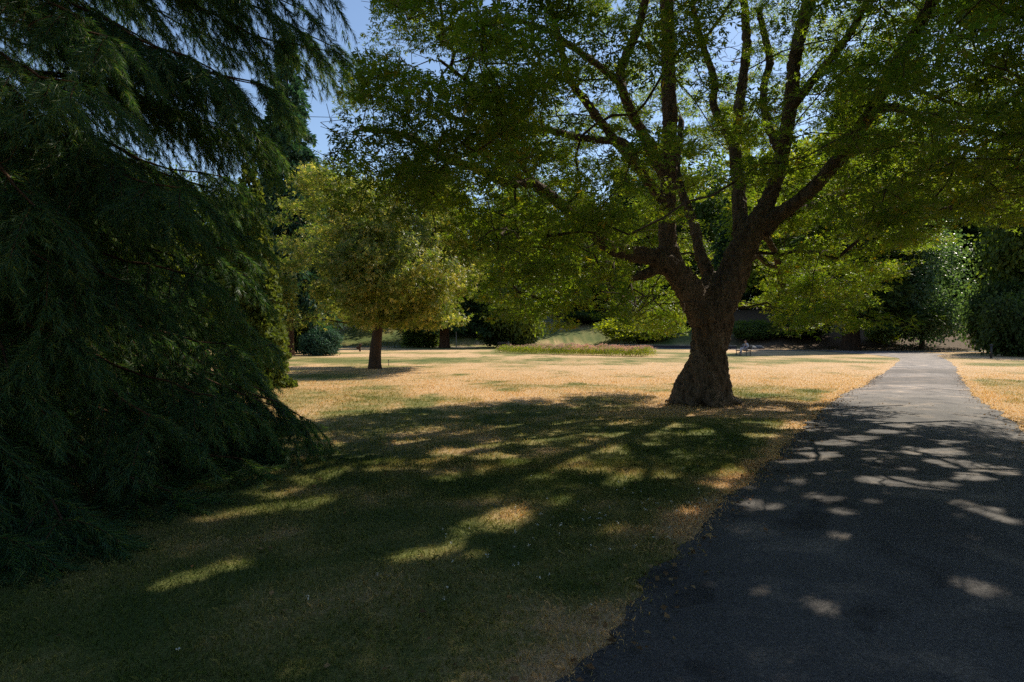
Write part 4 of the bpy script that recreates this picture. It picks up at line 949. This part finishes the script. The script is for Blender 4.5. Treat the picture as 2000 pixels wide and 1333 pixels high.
for sx in (-.032, .032):
    Te = Tubes(); Te.add([(.3 + sx, -.078, 1.212), (.3 + sx, -.094, 1.212)], [.012, .007], 8)
    link('eye', Te.mesh('eye'), M['shoe'], person)
Te = Tubes(); Te.add([(.275, -.09, 1.155), (.3, -.098, 1.152), (.325, -.09, 1.155)], [.005, .009, .005], 6)
link('mouth', Te.mesh('mouth'), M['hair'], person)

sbn = G(984, 680); make_bench((sbn[0], sbn[1], float(H(sbn[0], sbn[1]))), R(20), 'empty wooden bench in deep shade behind the left end of the flower bed')

# slender stake by the small tree, forked stump, posts
def post(name, loc, h, r, mat, label, cat, extra=None):
    e = empty(name, loc, label, cat); Tt = Tubes(); Tt.add([(0, 0, -.03), (0, 0, h * .5), (0.004, 0, h)], [r, r * .95, r * .9], 8)
    link('shaft', Tt.mesh('shaft'), mat, e); Tt = Tubes()
    for q in (extra or [[(0, 0, h - .01), (0, 0, h + .05)]]): Tt.add(q, [r * 1.6] * len(q), 8)
    link('top', Tt.mesh('top'), mat, e); return e
g = G(759, 716); post('stake', tuple(g), .30, .018, M['wood'], 'short thin wooden stake in the grass right of the small tree trunk', 'stake')
g = G(703, 687); post('stump', (g[0], g[1], 0), .62, .10, M['bark_far'], 'small dark forked stump on the sunlit grass far behind the small tree', 'stump', [[(0, 0, .3), (-.25, 0, .42), (-.3, 0, .5)], [(0, 0, .6), (.08, 0, .8)]])
g = G(993, 680); post('post', (g[0], g[1] - 1.2, 0), .85, .07, M['stone'], 'pale grey post right of the empty shaded bench', 'post')
g = G(1936, 700.5); post('post', (g[0], g[1], 0), .95, .07, M['darkmetal'], 'dark post with a pale cap at the corner of the hedge on the right', 'post')
g = G(891, 681); post('post', (g[0], g[1], float(H(g[0], g[1]))), 2.2, .06, M['stone'], 'thin pale post right of the red brown conifer trunk', 'post')

# low dark stone edging behind the side path
xs = np.linspace(14.5, 28.5, 24); yy = np.interp(xs, PX, PY) + 2.3
Tt = Tubes()
def stoneedge(name, xs, yy, h, label):
    import bmesh
    e = empty(name, (float(xs.mean()), float(yy.mean()), 0), label, 'edging'); bm = bmesh.new(); bc = bmesh.new()
    for q in range(len(xs) - 1):
        a_ = Vector((xs[q], yy[q], 0)); b_ = Vector((xs[q + 1], yy[q + 1], 0)); d_ = b_ - a_
        for bm_, zz, hh_, tt in ((bm, float(H(a_.x, a_.y)) - .1 + h / 2, h + .1, .35), (bc, float(H(a_.x, a_.y)) + h + .028, .05, .42)):
            r_ = bmesh.ops.create_cube(bm_, size=1.0)['verts']
            mt = Matrix.Translation(((a_ + b_) / 2) - Vector((xs.mean(), yy.mean(), 0)) + Vector((0, 0, zz))) @ Matrix.Rotation(math.atan2(d_.y, d_.x), 4, 'Z') @ Matrix.Diagonal((d_.length * .985, tt, hh_, 1))
            bmesh.ops.transform(bm_, matrix=mt, verts=r_)
    for nm, b_, mt in (('stone_course', bm, M['stonedark']), ('coping', bc, M['stone'])):
        bmesh.ops.bevel(b_, geom=b_.edges[:], offset=.012, segments=1, affect='EDGES')
        me = bpy.data.meshes.new(nm); b_.to_mesh(me); b_.free(); link(nm, me, mt, e)
stoneedge('stone_edging', xs, yy, .42, 'low dark stone edging along the side path behind the flower bed')

# boulders on the bank behind the person
import bmesh
for k, (px, d, sz, lab) in enumerate([(1464, 77, (.9, .6, .45), 'big bluish grey boulder right behind the seated person'), (1482, 78, (.7, .5, .38), 'smaller grey boulder just right of the big bluish one'),
                                      (1454, 79, (.5, .4, .55), 'pale upright boulder left of the big bluish one'), (1648, 86, (1.6, 1.2, 1.3), 'pale pinkish boulder catching the sun high on the bank below the maple leaves')]):
    x, y = at(px, d); bm = bmesh.new(); bmesh.ops.create_icosphere(bm, subdivisions=4, radius=1)
    for v_ in bm.verts:
        q = v_.co; f = 1 + .35 * (float(fbm(q.x * 1.3 + k * 7, q.y * 1.3 + q.z * 1.1, 140 + k, 3)) - .5)
        v_.co = Vector((q.x * sz[0] * f, q.y * sz[1] * f, max(q.z, -.3) * sz[2] * f))
    me = bpy.data.meshes.new('boulder'); bm.to_mesh(me); bm.free()
    o = link('boulder', me, M['bluestone'] if k < 2 else M['stone']); o.location = (x, y, float(H(x, y)) + .1); tag(o, lab, 'boulder', 'boulders on the bank')

# ------------------------------------------------------------------ light, sky, camera
w = bpy.data.worlds.new('World'); scene.world = w; w.use_nodes = True
nt = w.node_tree; bgn = nt.nodes['Background']
sky = nt.nodes.new('ShaderNodeTexSky'); sky.sky_type = 'NISHITA'; sky.sun_disc = False
sky.sun_elevation = SUN_EL; sky.sun_rotation = SUN_AZ; sky.altitude = 100; sky.air_density = 1.0; sky.dust_density = .25; sky.ozone_density = 1.2
nt.links.new(sky.outputs[0], bgn.inputs['Color']); bgn.inputs['Strength'].default_value = .105
ld = bpy.data.lights.new('sun', 'SUN'); ld.energy = 4.2; ld.angle = R(.53); ld.color = (1, .90, .74)
lo = bpy.data.objects.new('sun', ld); col.objects.link(lo)
sdir = Vector((U2[0] * math.cos(SUN_EL), U2[1] * math.cos(SUN_EL), math.sin(SUN_EL)))
lo.rotation_euler = sdir.to_track_quat('Z', 'Y').to_euler(); lo.location = (10, 10, 40)
cd = bpy.data.cameras.new('camera'); cam = bpy.data.objects.new('camera', cd); col.objects.link(cam)
cd.sensor_width = 36; cd.lens = 36 * F / 2000; cd.clip_end = 3000; cd.clip_start = .05
cam.location = (0, 0, EYE); cam.rotation_euler = (math.pi / 2 - math.atan((666.5 - HY) / F), 0, 0)
scene.camera = cam
vs = scene.view_settings; vs.view_transform = 'Standard'; vs.look = 'None'; vs.gamma = 1; vs.exposure = 0.62
cy = scene.cycles
cy.max_bounces = 9; cy.diffuse_bounces = 6; cy.glossy_bounces = 2; cy.transmission_bounces = 6; cy.transparent_max_bounces = 4
cy.use_denoising = False; cy.sample_clamp_indirect = 6
try: cy.denoiser = 'OPENIMAGEDENOISE'
except Exception: pass
